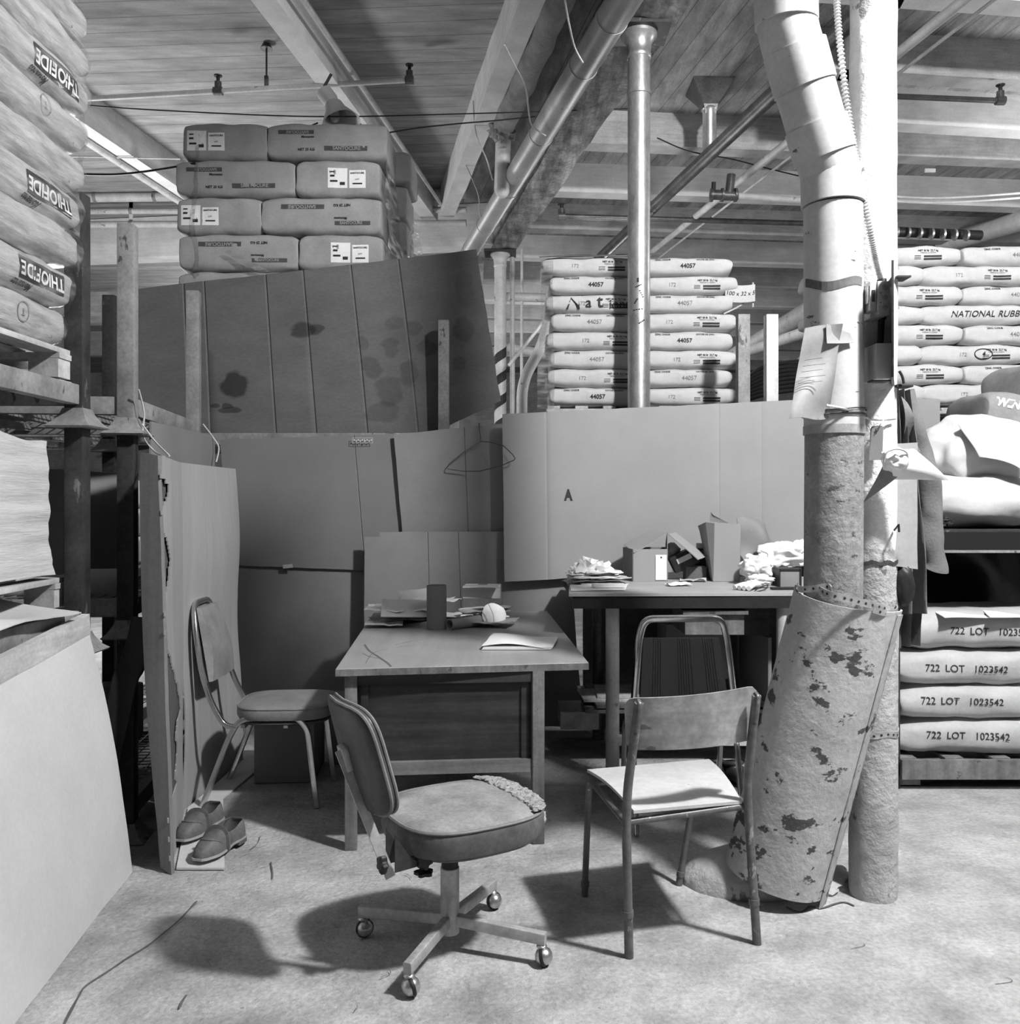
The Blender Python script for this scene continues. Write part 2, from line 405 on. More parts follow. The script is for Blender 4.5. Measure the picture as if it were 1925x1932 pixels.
def beam(p0, p1, wd, z0, z1, m, name='ceiling_beam', rough=0, label=None):
    a = Vector((p0[0], p0[1], (z0+z1)/2)); b = Vector((p1[0], p1[1], (z0+z1)/2)); bm = B()
    n = max(2, int((b-a).length/.25)); pts = [a.lerp(b, i/n) for i in range(n+1)]
    pr = []
    hw, hh = wd/2, (z1-z0)/2
    for q in range(6): pr.append((-hw+wd*q/6, -hh))
    for q in range(6): pr.append((hw, -hh+2*hh*q/6))
    for q in range(6): pr.append((hw-wd*q/6, hh))
    for q in range(6): pr.append((-hw, hh-2*hh*q/6))
    sweep(bm, pts, pr)
    if rough:
        for v in bm.verts: v.co += nv((v.co.x*3, v.co.y*.8, v.co.z*3), 2.0)*rough
    return tag(ob(name, bm, m, smooth=30), kind='structure')
# three joists of the left bay
ZB = CH+3.41
for (k0, k1, dx) in ((.728, .779, .147), (1.475, 1.53, .147)):
    kk = (k0+k1)/2; ww = (k1-k0)*3.41
    X = lambda Y: -kk*3.41+dx*Y
    beam((X(.5), .5), (X(10.9), 10.9), ww, ZB, ZC+.01, beaml)
X3 = lambda Y: (.372+.419)/2*3.41-.197*Y
beam((X3(.5), .5), (X3(10.7), 10.7), .17, ZB, ZC+.01, beaml, rough=.012)
# pipes running along the joists
def pipe(name, pts, r, m, label, group=None, cat='pipe', n=14, extra=None):
    bm = B(); tube(bm, pts, r, n); o = ob(name, bm, m, smooth=50); return tag(o, label, cat, group)
pipe('conduit', [(-.70*3.41+.147*Y+.02, Y, ZB+.1) for Y in (.8, 5, 10.8)], .02, pipe_w, 'thin painted conduit running along the lit side of the ceiling joist above the shop light')
pipe('conduit', [(-1.53*3.41+.147*Y, Y, ZB-.03) for Y in (4, 7, 10.6)], .035, pipe_w, 'painted pipe under the leftmost ceiling joist')
# cross girder at the end of the left bay
beam((-9, 12.35), (-.15, 11.25), .3, CH+3.2, CH+3.72, beaml)
beam((-9, 13.9), (-.6, 12.9), .3, CH+2.85, CH+3.15, beamm)
# big old split girder between the bays, and a flat iron plate over the columns
G = lambda Y, k=.645: k*3.2-.19*Y
beam((G(1), 1), (G(11.6), 11.6), .34, CH+3.2, CH+3.62, rotten, rough=.03)
# right bay: beams across, boards above
for i, Y in enumerate((8.55, 9.9, 11.25, 12.6, 14.0, 15.4, 16.8, 18.2, 19.7, 21.2, 22.8)):
    y0 = Y+.10*G(Y, .72)
    beam((G(Y, .70), y0-.05), (14.5, y0+1.35), .2, CH+3.41, ZC+.01, beaml if i % 2 else beamm)
for i, (Y, x0) in enumerate(((3.2, 1.95), (4.7, 2.0), (6.0, 2.1), (7.1, 2.4), (8.05, 2.9))):
    beam((x0, Y), (14.5, Y+1.5), .19, CH+3.41, ZC+.01, beamm if i % 2 else beaml)
beam((2.0, 2.0), (2.95, 8.6), .2, CH+3.41, ZC+.01, beamm)
beam((-12, 16.5), (-1.3, 15.6), .25, CH+3.2, ZC, beamm); beam((-12, 20), (-1.9, 19), .25, CH+3.2, ZC, beamm)
# ---------------------------------------------------------------- columns
def column(c, r, z1, m, label, cap=True, name='pipe_column', stripes=False, lo=None, zlo=0):
    t = thing(name, label, 'column', (c[0], c[1], 0))
    bm = B()
    n = 60; pr = []
    for i in range(n+1):
        z = zlo+(z1-zlo)*i/n; pr.append((r, z))
    lathe(bm, pr, Matrix.Translation((c[0], c[1], 0)), 28)
    if m is plaster:
        for v in bm.verts: v.co += nv(v.co, 14)*.0035+nv(v.co, 4)*.003
    ob('shaft', bm, m, t, smooth=60)
    if cap:
        bm = B(); lathe(bm, [(r*1.02, z1-.20), (r*1.10, z1-.19), (r*1.10, z1-.17), (r*1.04, z1-.16), (r*1.12, z1-.10), (r*1.4, z1-.065), (r*1.62, z1-.05), (r*1.62, z1-.03)], Matrix.Translation((c[0], c[1], 0)), 28)
        ob('capital', bm, m, t, smooth=40)
        bm = B(); box(bm, (c[0], c[1], z1-.012), (r*5.2, r*4.2, .035)); ob('cap_plate', bm, steel_d, t, smooth=0)
    return t
A_X, A_Y = .876, 6.05
colA = column((A_X, A_Y), .076, CH+3.2, galv, 'shiny metal pipe column standing before the marked zinc oxide sacks')
bm = B(); lathe(bm, [(.076, 0), (.082, .004), (.082, .03), (.076, .034)], Matrix.Translation((A_X, A_Y, CH+2.75)), 28); ob('collar_ring', bm, galv, colA)
bm = B()
for i, (x, z, l, a) in enumerate(((0,0,.05,.4),(.01,-.05,.06,2),(-.02,-.1,.04,1),(.0,-.16,.07,.1),(.02,-.24,.05,.6),(-.01,.04,.03,1.6))):
    for k in range(4):
        xx = x+math.cos(a)*l*(k/4-.5); zz = z+math.sin(a)*l*(k/4-.5)
        th = xx/.076-.1; box(bm, (A_X+.077*math.sin(th), A_Y-.077*math.cos(th), 1.43+(945-540)/F*6+zz), (.012, .003, .006), rz=th)
ob('paint_scratch', bm, ink, colA, smooth=0)
B_X, B_Y = -.125, 11.45
colB = column((B_X, B_Y), .078, CH+3.2, pipe_w, 'far pipe column with diagonal black stripes under the old timber girder')
bm = B()
for k in range(9):
    z = .9+k*.29
    pts = []
    for i in range(9):
        th = -PI*.55+PI*1.1*i/8
        pts.append((B_X+.080*math.sin(th), B_Y-.080*math.cos(th), z+th*.05))
    for a, b in zip(pts, pts[1:]):
        a = Vector(a); b = Vector(b); bm.faces.new([bm.verts.new(q) for q in (a, b, b+V(0,0,.13), a+V(0,0,.13))])
ob('black_stripe', bm, ink, colB, smooth=0)
tag(pipe('riser_pipe', [(.03, 11.6, 0), (.03, 11.6, CH+3.3)], .032, pipe_w, 'thin upright pipe beside the striped far column'))
C_X, C_Y, C_R = 1.32, 3.235, .081
colC = column((C_X, C_Y), C_R, CH+3.6, plaster, 'tall white rough-painted pipe column on the right carrying the electrical boxes', cap=False)
# ---------------------------------------------------------------- big spiral duct, second duct, joining pipe
D = lambda Y: V(.612*3.0-.2167*Y, Y, CH+3.0)
t = thing('ventilation_duct', 'large pale round duct slanting across the ceiling beside the split girder', 'duct', D(8))
bm = B(); tube(bm, [D(1.5), D(11.3)], .1, 28); ob('duct_pipe', bm, mat('duct_sheet', .34, .42, .25, var=.2, scale=3, bump=.06, speck=(6, .68, .55, (1,1,1))), t, smooth=60)
for Y in (5.0, 5.55, 6.15, 7.3, 8.55, 9.7, 10.6):
    bm = B(); d, s, u = frame3(D(1), D(11)); tube(bm, [D(Y)-d*.02, D(Y)+d*.02], .104, 28); ob('duct_joint', bm, MATS['duct_sheet'], t, smooth=60)
D2 = lambda Y: V(.452*3.38-.197*Y, Y, CH+3.38)
t = thing('old_duct', 'darker ragged duct ending under the ceiling behind the pale round duct', 'duct', D2(7))
bm = B(); n = 30; tube(bm, [D2(5.5+2.6*i/n) for i in range(n+1)], .095, 20)
for v in bm.verts: v.co += nv(v.co, 5)*.02
ob('duct_pipe', bm, mat('old_duct_dust', .2, .8, var=.35, bump=.4), t, smooth=60)
bm = B(); tube(bm, [D2(1), D2(5.0)], .09, 20); ob('duct_pipe', bm, pipe_d, t, smooth=60)
bm = B(); blob(bm, D2(5.35)-V(0,0,.04), (.12, .16, .1), .5, 3, 2, False, 3); ob('torn_lagging', bm, rotten, t)
bm = B(); blob(bm, D2(8.1)-V(0,0,.03), (.12, .14, .09), .5, 3, 5, False, 3); ob('torn_lagging', bm, rotten, t)
pipe('branch_pipe', [D2(8.05)+V(0,.05,-.02), D2(8.15)+V(.0,.1,-.5), D(8.75)+V(0,0,.03)], .07, pipe_w, 'short pale upright pipe dropping into the big slanting duct', n=18)
D3 = lambda Y: V(.33*3.38-.197*Y, Y, CH+3.15)
# ---------------------------------------------------------------- horizontal pipes, left back
for (y, r, l) in ((378, .056, 'thickest of the white pipes hung across the left bay'), (402, .036, 'middle white pipe across the left bay, thinner'), (427, .04, 'lowest of the white pipes across the left bay')):
    a = P(-200, y-2, 10.9 if y < 400 else 11.3); b = P(880, y-12 if y < 400 else y-6, 10.6)
    t = pipe('white_pipe', [a, b], r, pipe_w, l, 'white pipes across the left bay')
    for px in ((187, 300, 640) if y < 400 else (264, 500)):
        q = a.lerp(b, (px+200)/1080); bm = B(); tube(bm, [q-V(.02,0,0), q+V(.02,0,0)], r*1.15, 18); ob('hanger_ring', bm, steel_g, t)
        bm = B(); box(bm, (q.x, q.y, (q.z+ZC)/2), (.045, .01, ZC-q.z)); ob('hanger_strap', bm, beaml, t)
# sprinkler line on the left
def sprinkler(a, b, r, m, label, heads, fit=None):
    t = thing('sprinkler_pipe', label, 'pipe', (a+b)/2)
    bm = B(); tube(bm, [a, b], r, 14); ob('pipe_run', bm, m, t, smooth=50)
    for (k, up) in heads:
        q = a.lerp(b, k)
        bm = B(); tube(bm, [q-V(.035,0,0), q+V(.035,0,0)], r*1.6, 14); tube(bm, [q, q+V(0,0,.075*up)], r*1.35, 12)
        ob('tee_fitting', bm, pipe_d, t, smooth=50)
        bm = B(); tube(bm, [q+V(0,0,.07*up), q+V(0,0,.12*up)], r*.7, 10); lathe(bm, [(r*1.5, 0), (r*1.6, .008)], Matrix.Translation(q+V(0,0,.12*up)), 14)
        ob('sprinkler_head', bm, rubber, t, smooth=40)
    return t
t = sprinkler(P(100, 190, 7.15), P(776, 151, 7.35), .021, pipe_w, 'thin sprinkler pipe under the left ceiling boards with dark fittings', ((.454, 1), (.995, 1)))
q = P(503, 160, 7.27); bm = B(); tube(bm, [q-V(0,0,.03), V(q.x, q.y, ZC)], .008, 8); box(bm, q+V(0,0,.02), (.03, .03, .1)); lathe(bm, [(.05, 0), (.03, .04)], Matrix.Translation((q.x, q.y, ZC-.04)), 16); ob('hanger_rod', bm, pipe_d, t)
sprinkler(P(1060, 408, 9.3), P(1540, 422, 9.5), .028, pipe_d, 'dark sprinkler pipe crossing behind the shiny column', ((0.0, 1),))
sprinkler(P(1888, 190, 7.2), P(1600, 178, 7.0), .022, pipe_d, 'dark sprinkler pipe at the top right under the beams', ((0.0, 1),))
# ---------------------------------------------------------------- slanting pipes of the right bay
def par(k, H): return lambda Y: V(k*H-.1875*Y, Y, CH+H)
a = par(1.058, 3.1); pipe('steam_pipe', [a(3.0), a(13.2)], .062, pipe_d, 'thick dark pipe slanting up to the right behind the white duct', n=18)
a = par(1.24, 3.0); pipe('steam_pipe', [a(2.0), a(13)], .034, pipe_w, 'thinner pale pipe slanting beside the thick dark pipe', n=14)
b_ = a
a = par(1.30, 3.0); pipe('conduit', [a(2.0), a(13)], .012, pipe_w, 'very thin light conduit parallel to the slanting pipes')
t = thing('pipe_valve', 'dark tee and valve fitting hanging on the thin slanting pipe', 'valve', P(1372, 368, 8.2))
q = P(1378, 355, 8.2); bm = B(); tube(bm, [P(1340, 367, 8.2), P(1392, 370, 8.2)], .045, 16); tube(bm, [P(1376, 368, 8.2), P(1380, 330, 8.2)], .04, 16); ob('tee_body', bm, pipe_d, t, smooth=40)
for px in (1343, 1363, 1388):
    bm = B(); tube(bm, [P(px-2, 368, 8.2), P(px+2, 368, 8.2)], .062, 16); ob('flange', bm, pipe_d, t, smooth=40)
bm = B(); tube(bm, [P(1346, 365, 8.2), P(1347, 344, 8.2)], .02, 12); ob('valve_stem', bm, rubber, t)
pipe('branch_pipe', [P(1392, 370, 8.2), P(1530, 380, 8.4)], .03, pipe_w, 'pale branch pipe leading right from the valve fitting')
# hood with drop pipe
t = thing('exhaust_hood', 'dark flared sheet-metal hood with a short pipe hanging from the ceiling boards', 'hood', P(1337, 200, 8.0))
bm = B(); q = P(1339, 300, 8.0); lathe(bm, [(.062, 0), (.062, .42), (.075, .44), (.062, .46)], Matrix.Translation(q), 20); ob('drop_pipe', bm, galv, t)
bm = B(); c = P(1339, 218, 8.0); r4 = math.sqrt(2)
lathe(bm, [(.062*1.1, 0), (.09, .08), (.2*r4*.9, .25), (.2*r4*.9, .27)], Matrix.Translation(c) @ Matrix.Rotation(PI/4, 4, 'Z'), 4); ob('flared_hood', bm, pipe_d, t, smooth=0)
# wires
def wire(pts, r, m, label, name='wire', cat='wire', g=None):
    return pipe(name, cr(pts, 8), r, m, label, g, cat, n=6)
wire([P(146, 197, 6.5), P(300, 208, 6.6), P(600, 220, 6.8), P(900, 214, 7.1), P(1190, 205, 7.4)], .005, rubber, 'long thin dark wire strung across under the ceiling')
wire([P(130, 328, 6.2), P(220, 329, 6.2), P(300, 320, 6.1), P(368, 308, 6.0)], .008, rubber, 'sagging black cable behind the left posts above the pipes')
wire([P(340, 300, 8.8), P(160, 296, 8.8), P(120, 297, 8.8)], .008, pipe_w, 'taut pale cable at the left, just above the black sagging cable')
wire([P(522, 262, 6.7), P(600, 232, 6.8)], .006, rubber, 'short dark wire from the brown sacks up to the shop light')
wire([P(735, 250, 7.4), P(800, 240, 7.4), P(880, 232, 7.4), P(930, 228, 7.4), P(1010, 220, 7.4)], .006, rubber, 'wavy dark wire crossing behind the pale joist')
rope = mat('rope', .5, .9, bump=.4, bscale=120)
for i, (pts, l) in enumerate((([P(1065, -5, 5.0), P(1075, 50, 5.1), P(1085, 90, 5.3), P(1100, 118, 5.4)], 'pale cord hanging at the top against the big duct'),
    ([P(952, 85, 6.2), P(970, 120, 6.4), P(992, 165, 6.6), P(998, 210, 6.8), P(1005, 238, 6.9), P(1030, 256, 7.0)], 'pale cord draped from the joist to the big duct'),
    ([P(893, 190, 8.0), P(898, 250, 8.1), P(918, 300, 8.2), P(930, 340, 8.3)], 'pale cord hanging from the joist beside the short upright pipe'),
    ([P(873, 300, 9.0), P(890, 335, 9.1), P(903, 370, 9.3), P(906, 405, 9.4), P(915, 418, 9.5)], 'pale cord looping round the lower end of the big duct'))):
    wire(pts, .006, rope, l, 'cord', 'cord')
wire([P(1240, 260, 8.3), P(1300, 285, 8.3), P(1380, 300, 8.3), P(1450, 318, 8.3), P(1520, 335, 8.3)], .006, rubber, 'dark wire sagging across the beams behind the white duct')
for i, y in enumerate((368, 377)):
    wire([P(1660, y, 7.0), P(1720, y+5, 7.2), P(1800, y+5, 7.5), P(1960, y-6, 8.0)], .009, rope, ('upper' if i == 0 else 'lower')+' of two twisted pale cords right of the white column', 'cord', 'cord')
pipe('steam_pipe', [P(1560, 565, 11), P(1340, 700, 14)], .12, pipe_w, 'far slanting pipe seen behind the two steel posts')
pipe('steam_pipe', [P(1540, 620, 9), P(1360, 680, 11)], .06, pipe_w, 'far thinner pipe right behind the paper banner')
pipe('steam_pipe', [P(1925+60, 400, 10), P(1780, 460, 12)], .12, pipe_w, 'thick pipe slanting at the far right edge above the sacks')
t = thing('hose_line', 'dark horizontal hose with light rings at the right above the sacks', 'hose', P(1780, 440, 9))
bm = B(); tube(bm, [P(1660, 436, 9), P(1850, 444, 9.2)], .05, 12); ob('hose_body', bm, rubber, t)
for k in range(7):
    q = P(1690+k*22, 438+k, 9.02); bm = B(); tube(bm, [q, q+V(.02,0,0)], .056, 14); ob('ring', bm, galv, t)
# far clutter between column and zinc sacks
pipe('elbow_pipe', fillet([P(985, 790, 9), P(985, 720, 9), P(1030, 640, 9), P(1040, 560, 9)], .25), .055, pipe_w, 'white lagged bent pipe seen left of the marked sacks', n=16)
for i, (a, b, r, l) in enumerate(((P(1040, 590, 10), P(960, 690, 10), .02, 'slender brace'), (P(955, 560, 12), P(1030, 562, 12), .06, 'upper far pipe'), (P(955, 655, 13), P(1030, 668, 13), .07, 'lower far pipe'), (P(985, 470, 12), P(984, 790, 12), .02, 'thin far rod'))):
    pipe('far_pipe', [a, b], r, pipe_w, l+' glimpsed between the striped column and the marked sacks')
# ---------------------------------------------------------------- shop light
t = thing('shop_light', 'white clamp lamp with open reflector hanging below the left joist', 'lamp', P(635, 200, 6.9))
d = V(.35, -.25, -.9); M = axis(P(628, 195, 6.9), d)
bm = B(); lathe(bm, [(.05, 0), (.07, .02), (.085, .08), (.15, .2), (.155, .21), (.145, .2), (.08, .085), (.06, .03)], M, 28, cap=False); ob('reflector', bm, plastic_l, t, smooth=50)
bm = B(); lathe(bm, [(.05, -.13), (.062, -.12), (.062, -.03), (.05, .0)], axis(P(628, 195, 6.9), V(.6,-.1,-.8)), 20); ob('lamp_socket', bm, plastic_l, t)
bm = B(); tube(bm, cr([P(615, 178, 6.9), P(612, 165, 6.9), P(618, 153, 6.9), P(625, 140, 6.9)], 4), .012, 8); ob('lamp_clamp', bm, rubber, t)
bm = B(); blob(bm, P(632, 218, 6.9), (.04, .04, .055), 0, 1, 1, False, 3); ob('bulb', bm, plastic_l, t)
bm = B(); box(bm, P(672, 248, 7.3), (.1, .08, .1)); o = ob('junction_box', bm, plastic_l); tag(o, 'small square junction box on the joist beside the shop light', 'box')
bm = B(); box(bm, P(672, 248, 7.25), (.045, .02, .045)); ob('cover_opening', bm, rubber, o)
bm = B(); c = P(1755, 322, 8.5); box(bm, c, (.1, .02, .035)); tag(ob('beam_tag', bm, paper_g, smooth=0), 'small pale tag on a beam at the upper right', 'tag')
# ================================================================ stacking racks
def rack_unit(name, w, d, label, loc, rz, group, cat='rack', s=.07, rough=None):
    """local: front right post at origin, body to -x and +y"""
    t = thing(name, label, cat, loc, rz, group); m = steel_d if rough is None else rough
    for (x, y) in ((0, 0), (-w, 0), (0, d), (-w, d)):
        bm = B(); box(bm, (x, y, .475), (s, s, .83), bev=.006); p = ob('post', bm, m, t, world=False)
        bm = B(); r2 = math.sqrt(2)/2
        lathe(bm, [(s*r2*2.3, 0), (s*r2*2.45, .006), (s*r2*1.9, .022), (s*r2*1.3, .055), (s*r2*1.1, .075), (s*.3, .075)], Matrix.Translation((x, y, 0)) @ Matrix.Rotation(PI/4, 4, 'Z'), 4)
        ob('flared_foot', bm, steel_g, p, world=False, smooth=25)
    for (c, q) in (((-w/2, 0, .125), (w-s, .05, .075)), ((-w/2, d, .125), (w-s, .05, .075)), ((0, d/2, .125), (.05, d-s, .075)), ((-w, d/2, .125), (.05, d-s, .075))):
        bm = B(); box(bm, c, q, bev=.005); ob('rail', bm, steel_g, t, world=False)
    bm = B()
    for k in range(int(w/.055)):
        x = -w+.04+k*.055; box(bm, (x, d/2, .15), (.005, d-.06, .004))
    for k in range(int(d/.055)):
        y = .04+k*.055; box(bm, (-w/2, y, .146), (w-.06, .005, .004))
    for k in range(1, 4): box(bm, (-w*k/4, d/2, .12), (.035, d-.05, .035))
    ob('wire_deck', bm, steel_g, t, world=False, smooth=0)
    return t
LV = (0.0, .855, 1.705)
nm = ('bottom', 'middle', 'top')
def rack(x, y, rz, w, d, where, group, levels=(0, 1, 2), top=None):
    base = rack_unit('stacking_rack', w, d, nm[levels[0]]+' '+where, (x, y, LV[levels[0]]), rz, group)
    for i in levels[1:]:
        c = copy_tree(base); c.location = (x, y, LV[i]); c['label'] = nm[i]+' '+where
        if i == 2 and top is not None:
            for k_ in kids(c):
                if k_.name.startswith('post'): k_.data = k_.data.copy(); k_.data.materials[0] = top
    return base
rack(-1.645, 2.20, 0, 1.2, 1.185, 'steel rack frame nearest the camera at the left edge', 'near left steel racks')
rack(-1.617, 3.765, math.radians(6.9), 1.15, 1.2, 'steel rack frame behind the near left one, beside the tall carton', 'second steel racks on the left', top=steel_g)
rack(-2.27, 5.06, 0, 1.2, 1.2, 'steel rack frame farther back on the left', 'third steel racks on the left')
rack(-.428, 5.76, 0, 2.12, 1.15, 'wide steel rack behind the cardboard partition holding the brown sacks', 'racks behind the partition', top=steel_g)
_mid = [o for o in bpy.data.objects if o.get('label', '').startswith('middle steel rack frame behind the near left one')][0]
bm = B(); _c = P(200, 1152, 3.70)
for (x, z, wx, wz) in ((0, .016, .08, .002), (0, -.016, .08, .002), (-.04, 0, .002, .034), (.04, 0, .002, .034)): box(bm, _c+V(x, 0, z), (wx, .002, wz))
for k in range(10): box(bm, _c+V(-.03+.02*(k % 4)-.004*(k // 4), 0, .008-.008*(k // 4)), (.014, .002, .003))
ob('maker_plate', bm, mat('plate_print', .3, .7), _mid, smooth=0)
# ---------------------------------------------------------------- pallets
def pallet(w, d, label, loc, rz, h=.13, m=timber):
    t = thing('pallet', label, 'pallet', loc, rz)
    for k in range(7):
        bm = B(); box(bm, (-w/2+.05+(w-.1)*k/6, 0, h-.01), (.09, d, .02), bev=.002); ob('deck_board', bm, m, t, world=False)
    for k in range(3):
        bm = B(); box(bm, (0, (-d/2+.045)+(d-.09)*k/2, h-.03), (w, .09, .02)); ob('stringer_board', bm, m, t, world=False)
        for q in range(3):
            bm = B(); box(bm, (-w/2+.06+(w-.12)*q/2, (-d/2+.045)+(d-.09)*k/2, (h-.04)/2+.01), (.11, .088, h-.06)); ob('block', bm, m, t, world=False)
        bm = B(); box(bm, (0, (-d/2+.045)+(d-.09)*k/2, .005), (w, .09, .012)); ob('bottom_board', bm, m, t, world=False)
    return t
# ---------------------------------------------------------------- sacks
class Bag:
    def __init__(s, w, d, h, seed, m, n=3.2, wr=.006, pinch=.5, fold=0):
        s.w, s.d, s.h, s.n, s.m, s.pinch = w, d, h, n, m, pinch
        bm = B(); nu, na = 26, 40; rings = []
        s.seed = seed; s.wr = wr
        for i in range(nu+1):
            u = -math.cos(PI*i/nu)
            ring = []
            for j in range(na):
                a = 2*PI*j/na; ca, sa = math.cos(a), math.sin(a)
                yy = abs(ca)**(2/n)*(1 if ca > 0 else -1); zz = abs(sa)**(2/n)*(1 if sa > 0 else -1)
                ring.append(bm.verts.new(s.pt(u, yy, zz)))
            rings.append(ring)
        for A_, C_ in zip(rings, rings[1:]):
            for j in range(na): bm.faces.new((A_[j], A_[(j+1) % na], C_[(j+1) % na], C_[j]))
        bm.faces.new(rings[0][::-1]); bm.faces.new(rings[-1])
        s.o = ob('sack_mesh', bm, m, None, world=False, smooth=70, center=False)
        s.me = s.o.data; bpy.data.objects.remove(s.o)
        s.tree = BVHTree.FromPolygons([v.co for v in s.me.vertices], [p.vertices for p in s.me.polygons])
    def k(s, u):
        e = max(0, 1-abs(u)**7)**.5
        return (1-s.pinch)+s.pinch*e
    def pt(s, u, yy, zz):
        k = s.k(u); p = Vector((u*s.w/2, yy*s.d/2*(.93+.07*k), zz*s.h/2*k))
        q = p.copy(); q.z *= 2.2
        return p+nv(q, 7, s.seed)*s.wr+nv(q, 18, s.seed+9)*s.wr*.35
    def front(s, x, z, off=.0012):
        h = s.tree.ray_cast(Vector((x, -3, z)), Vector((0, 1, 0)))[0]
        if h is not None: return Vector((x, h.y-off, z))
        return s.front0(x, z, off)
    def front0(s, x, z, off=.0035):
        u = max(-.99, min(.99, x/(s.w/2))); k = s.k(u)
        zz = max(-.97, min(.97, z/(s.h/2*k))); yy = -(1-abs(zz)**s.n)**(1/s.n)
        p = s.pt(u, yy, zz); p.y -= off
        return Vector((x, p.y, p.z))
def place_bag(bag, name, label, group, loc, rz=0, decals=(), tilt=0, cat='sack', flip=False):
    o = bpy.data.objects.new(name, bag.me); COL.objects.link(o); tag(o, label, cat, group)
    o.location = loc; o.rotation_euler = (tilt, 0, rz); o.matrix_basis = Matrix.Translation(Vector(loc)) @ Matrix.Rotation(rz, 4, 'Z') @ Matrix.Rotation(tilt, 4, 'Y')
    for (dn, shapes, m) in decals: decal(dn, shapes, o, m, (lambda x, z, f=(.0012 if dn in ('paper_label', 'printed_band', 'dark_band') else .0036): bag.front(x, z, f)))
    return o
rowname = ('top', 'second', 'third', 'fourth', 'fifth', 'sixth', 'seventh', 'eighth', 'ninth', 'tenth')
# --- brown sacks on the rack behind the partition
ppm = F/6.3
bl = [Bag(.80, .5, .262, i, sackk, n=6.5, wr=.010, pinch=.22) for i in (1, 2)]
bs = [Bag(.56, .5, .262, i, sackk, n=6.5, wr=.010, pinch=.22) for i in (3, 4)]
def santo(up=False):
    r = PI if up else 0
    s = -1 if up else 1
    return [('printed_band', [('q', -.02*s-.0, -.055*s-.016, .27*s, -.055*s+.016), ('q', -.33*s, .055*s-.014, -.09*s, .055*s+.014)], mat('band_ink', .07, .7)),
            ('band_lettering', [('t', 'SANTOCURE', .032, .13*s, -.055*s, dict(rot=r, bold=True)), ('t', 'SANTOCURE', .026, -.2*s, .055*s, dict(rot=r+PI, bold=True))], kraft_l),
            ('lettering', [('t', 'Monsanto', .022, -.13*s, .022*s, dict(rot=r, bold=True)), ('t', 'NET 25 KG', .024, -.14*s, -.065*s, dict(rot=r, bold=True))], ink)]
def whitelabel(x, w=.13):
    return [('paper_label', [('q', x-w/2, -.07, x+w/2, .065)], paper),
            ('label_print', [('q', x-w*.38, .035, x-w*.15, .043), ('q', x-w*.38, .005, x-w*.15, .018), ('q', x-w*.38, -.03, x, -.018), ('q', x+w*.12, -.05, x+w*.38, -.03)], ink),
            ('paper_label', [('q', x+w*.6, -.07, x+w*1.45, .05)], paper),
            ('label_print', [('t', 'SANTOCURE', .016, x+w*1.02, .03, dict(bold=True)), ('t', 'LOT', .014, x+w*1.02, -.012, dict()), ('q', x+w*.78, -.045, x+w*1.28, -.036)], ink)]
zt = CH+(945-262)/F*6.3
PA = pallet(1.5, 1.05, 'wooden pallet under the brown sacks on the wide rack', (-1.53, 6.52, 1.865), 0)
for r in range(8):
    z = zt-.131-.2515*r; L_first = r % 2 == 1
    x0 = P(362, 0, 6.3).x+(.03 if r == 0 else 0); off = (.02, 0, .01, .02)[r % 4]
    tag_ = rowname[r]+' layer of the high brown stack'
    dl = lambda b: [(n, [q if q[0] != 'q' else q for q in s], m) for n, s, m in b]
    if r < 4:
        if L_first:
            place_bag(bl[r % 2], 'paper_sack', 'long brown printed sack, left in the '+tag_, 'brown paper sacks', (x0+.40+off, 6.25, z), 0, santo(r == 3))
            place_bag(bs[r % 2], 'paper_sack', 'short brown sack with white labels, right in the '+tag_, 'brown paper sacks', (x0+.80+.28+off+.01, 6.25, z), 0, whitelabel(.0))
        else:
            place_bag(bs[r % 2], 'paper_sack', 'short brown sack with white labels, left in the '+tag_, 'brown paper sacks', (x0+.28+off, 6.25, z), 0, whitelabel(-.19))
            place_bag(bl[r % 2], 'paper_sack', 'long brown printed sack, right in the '+tag_, 'brown paper sacks', (x0+.56+.40+off+.01, 6.25, z), 0, santo(r == 2))
    else:
        place_bag(bl[r % 2], 'paper_sack', 'brown sack hidden low in the stack behind the leaning dark sheet', 'brown paper sacks', (x0+.40+off, 6.25, z))
        place_bag(bs[r % 2], 'paper_sack', 'brown sack hidden low in the stack behind the leaning dark sheet', 'brown paper sacks', (x0+.80+.28+off, 6.25, z))
    place_bag(bl[(r+1) % 2], 'paper_sack', 'brown sack at the right back of the stack under clear film' , 'brown paper sacks at the back', (x0+1.10, 6.72, z), PI/2*0)
# clear film at both ends of the brown stack
bm = B(); sheet(bm, P(725, 268, 6.05), P(760, 330, 7.0), P(796, 480, 7.0), P(728, 500, 6.05), .002, 16, 20, .05, 3.5, 3)
tag(ob('stretch_wrap', bm, film, smooth=60), 'wrinkled clear film on the right end of the brown sack stack', 'plastic film')
bm = B(); sheet(bm, P(360, 275, 6.05), P(372, 272, 5.96), P(374, 520, 5.96), P(355, 532, 6.05), .002, 6, 24, .03, 5, 6)
tag(ob('stretch_wrap', bm, film, smooth=60), 'clear film over the left ends of the brown sacks', 'plastic film')
bm = B(); sheet(bm, P(421, 475, 5.95), P(432, 472, 5.95), P(510, 512, 5.95), P(490, 515, 5.95), .003, 8, 3, .003, 3, 1)
tag(ob('film_strip', bm, film, smooth=60), 'loose strip of clear film across the lowest visible brown sacks', 'plastic film')
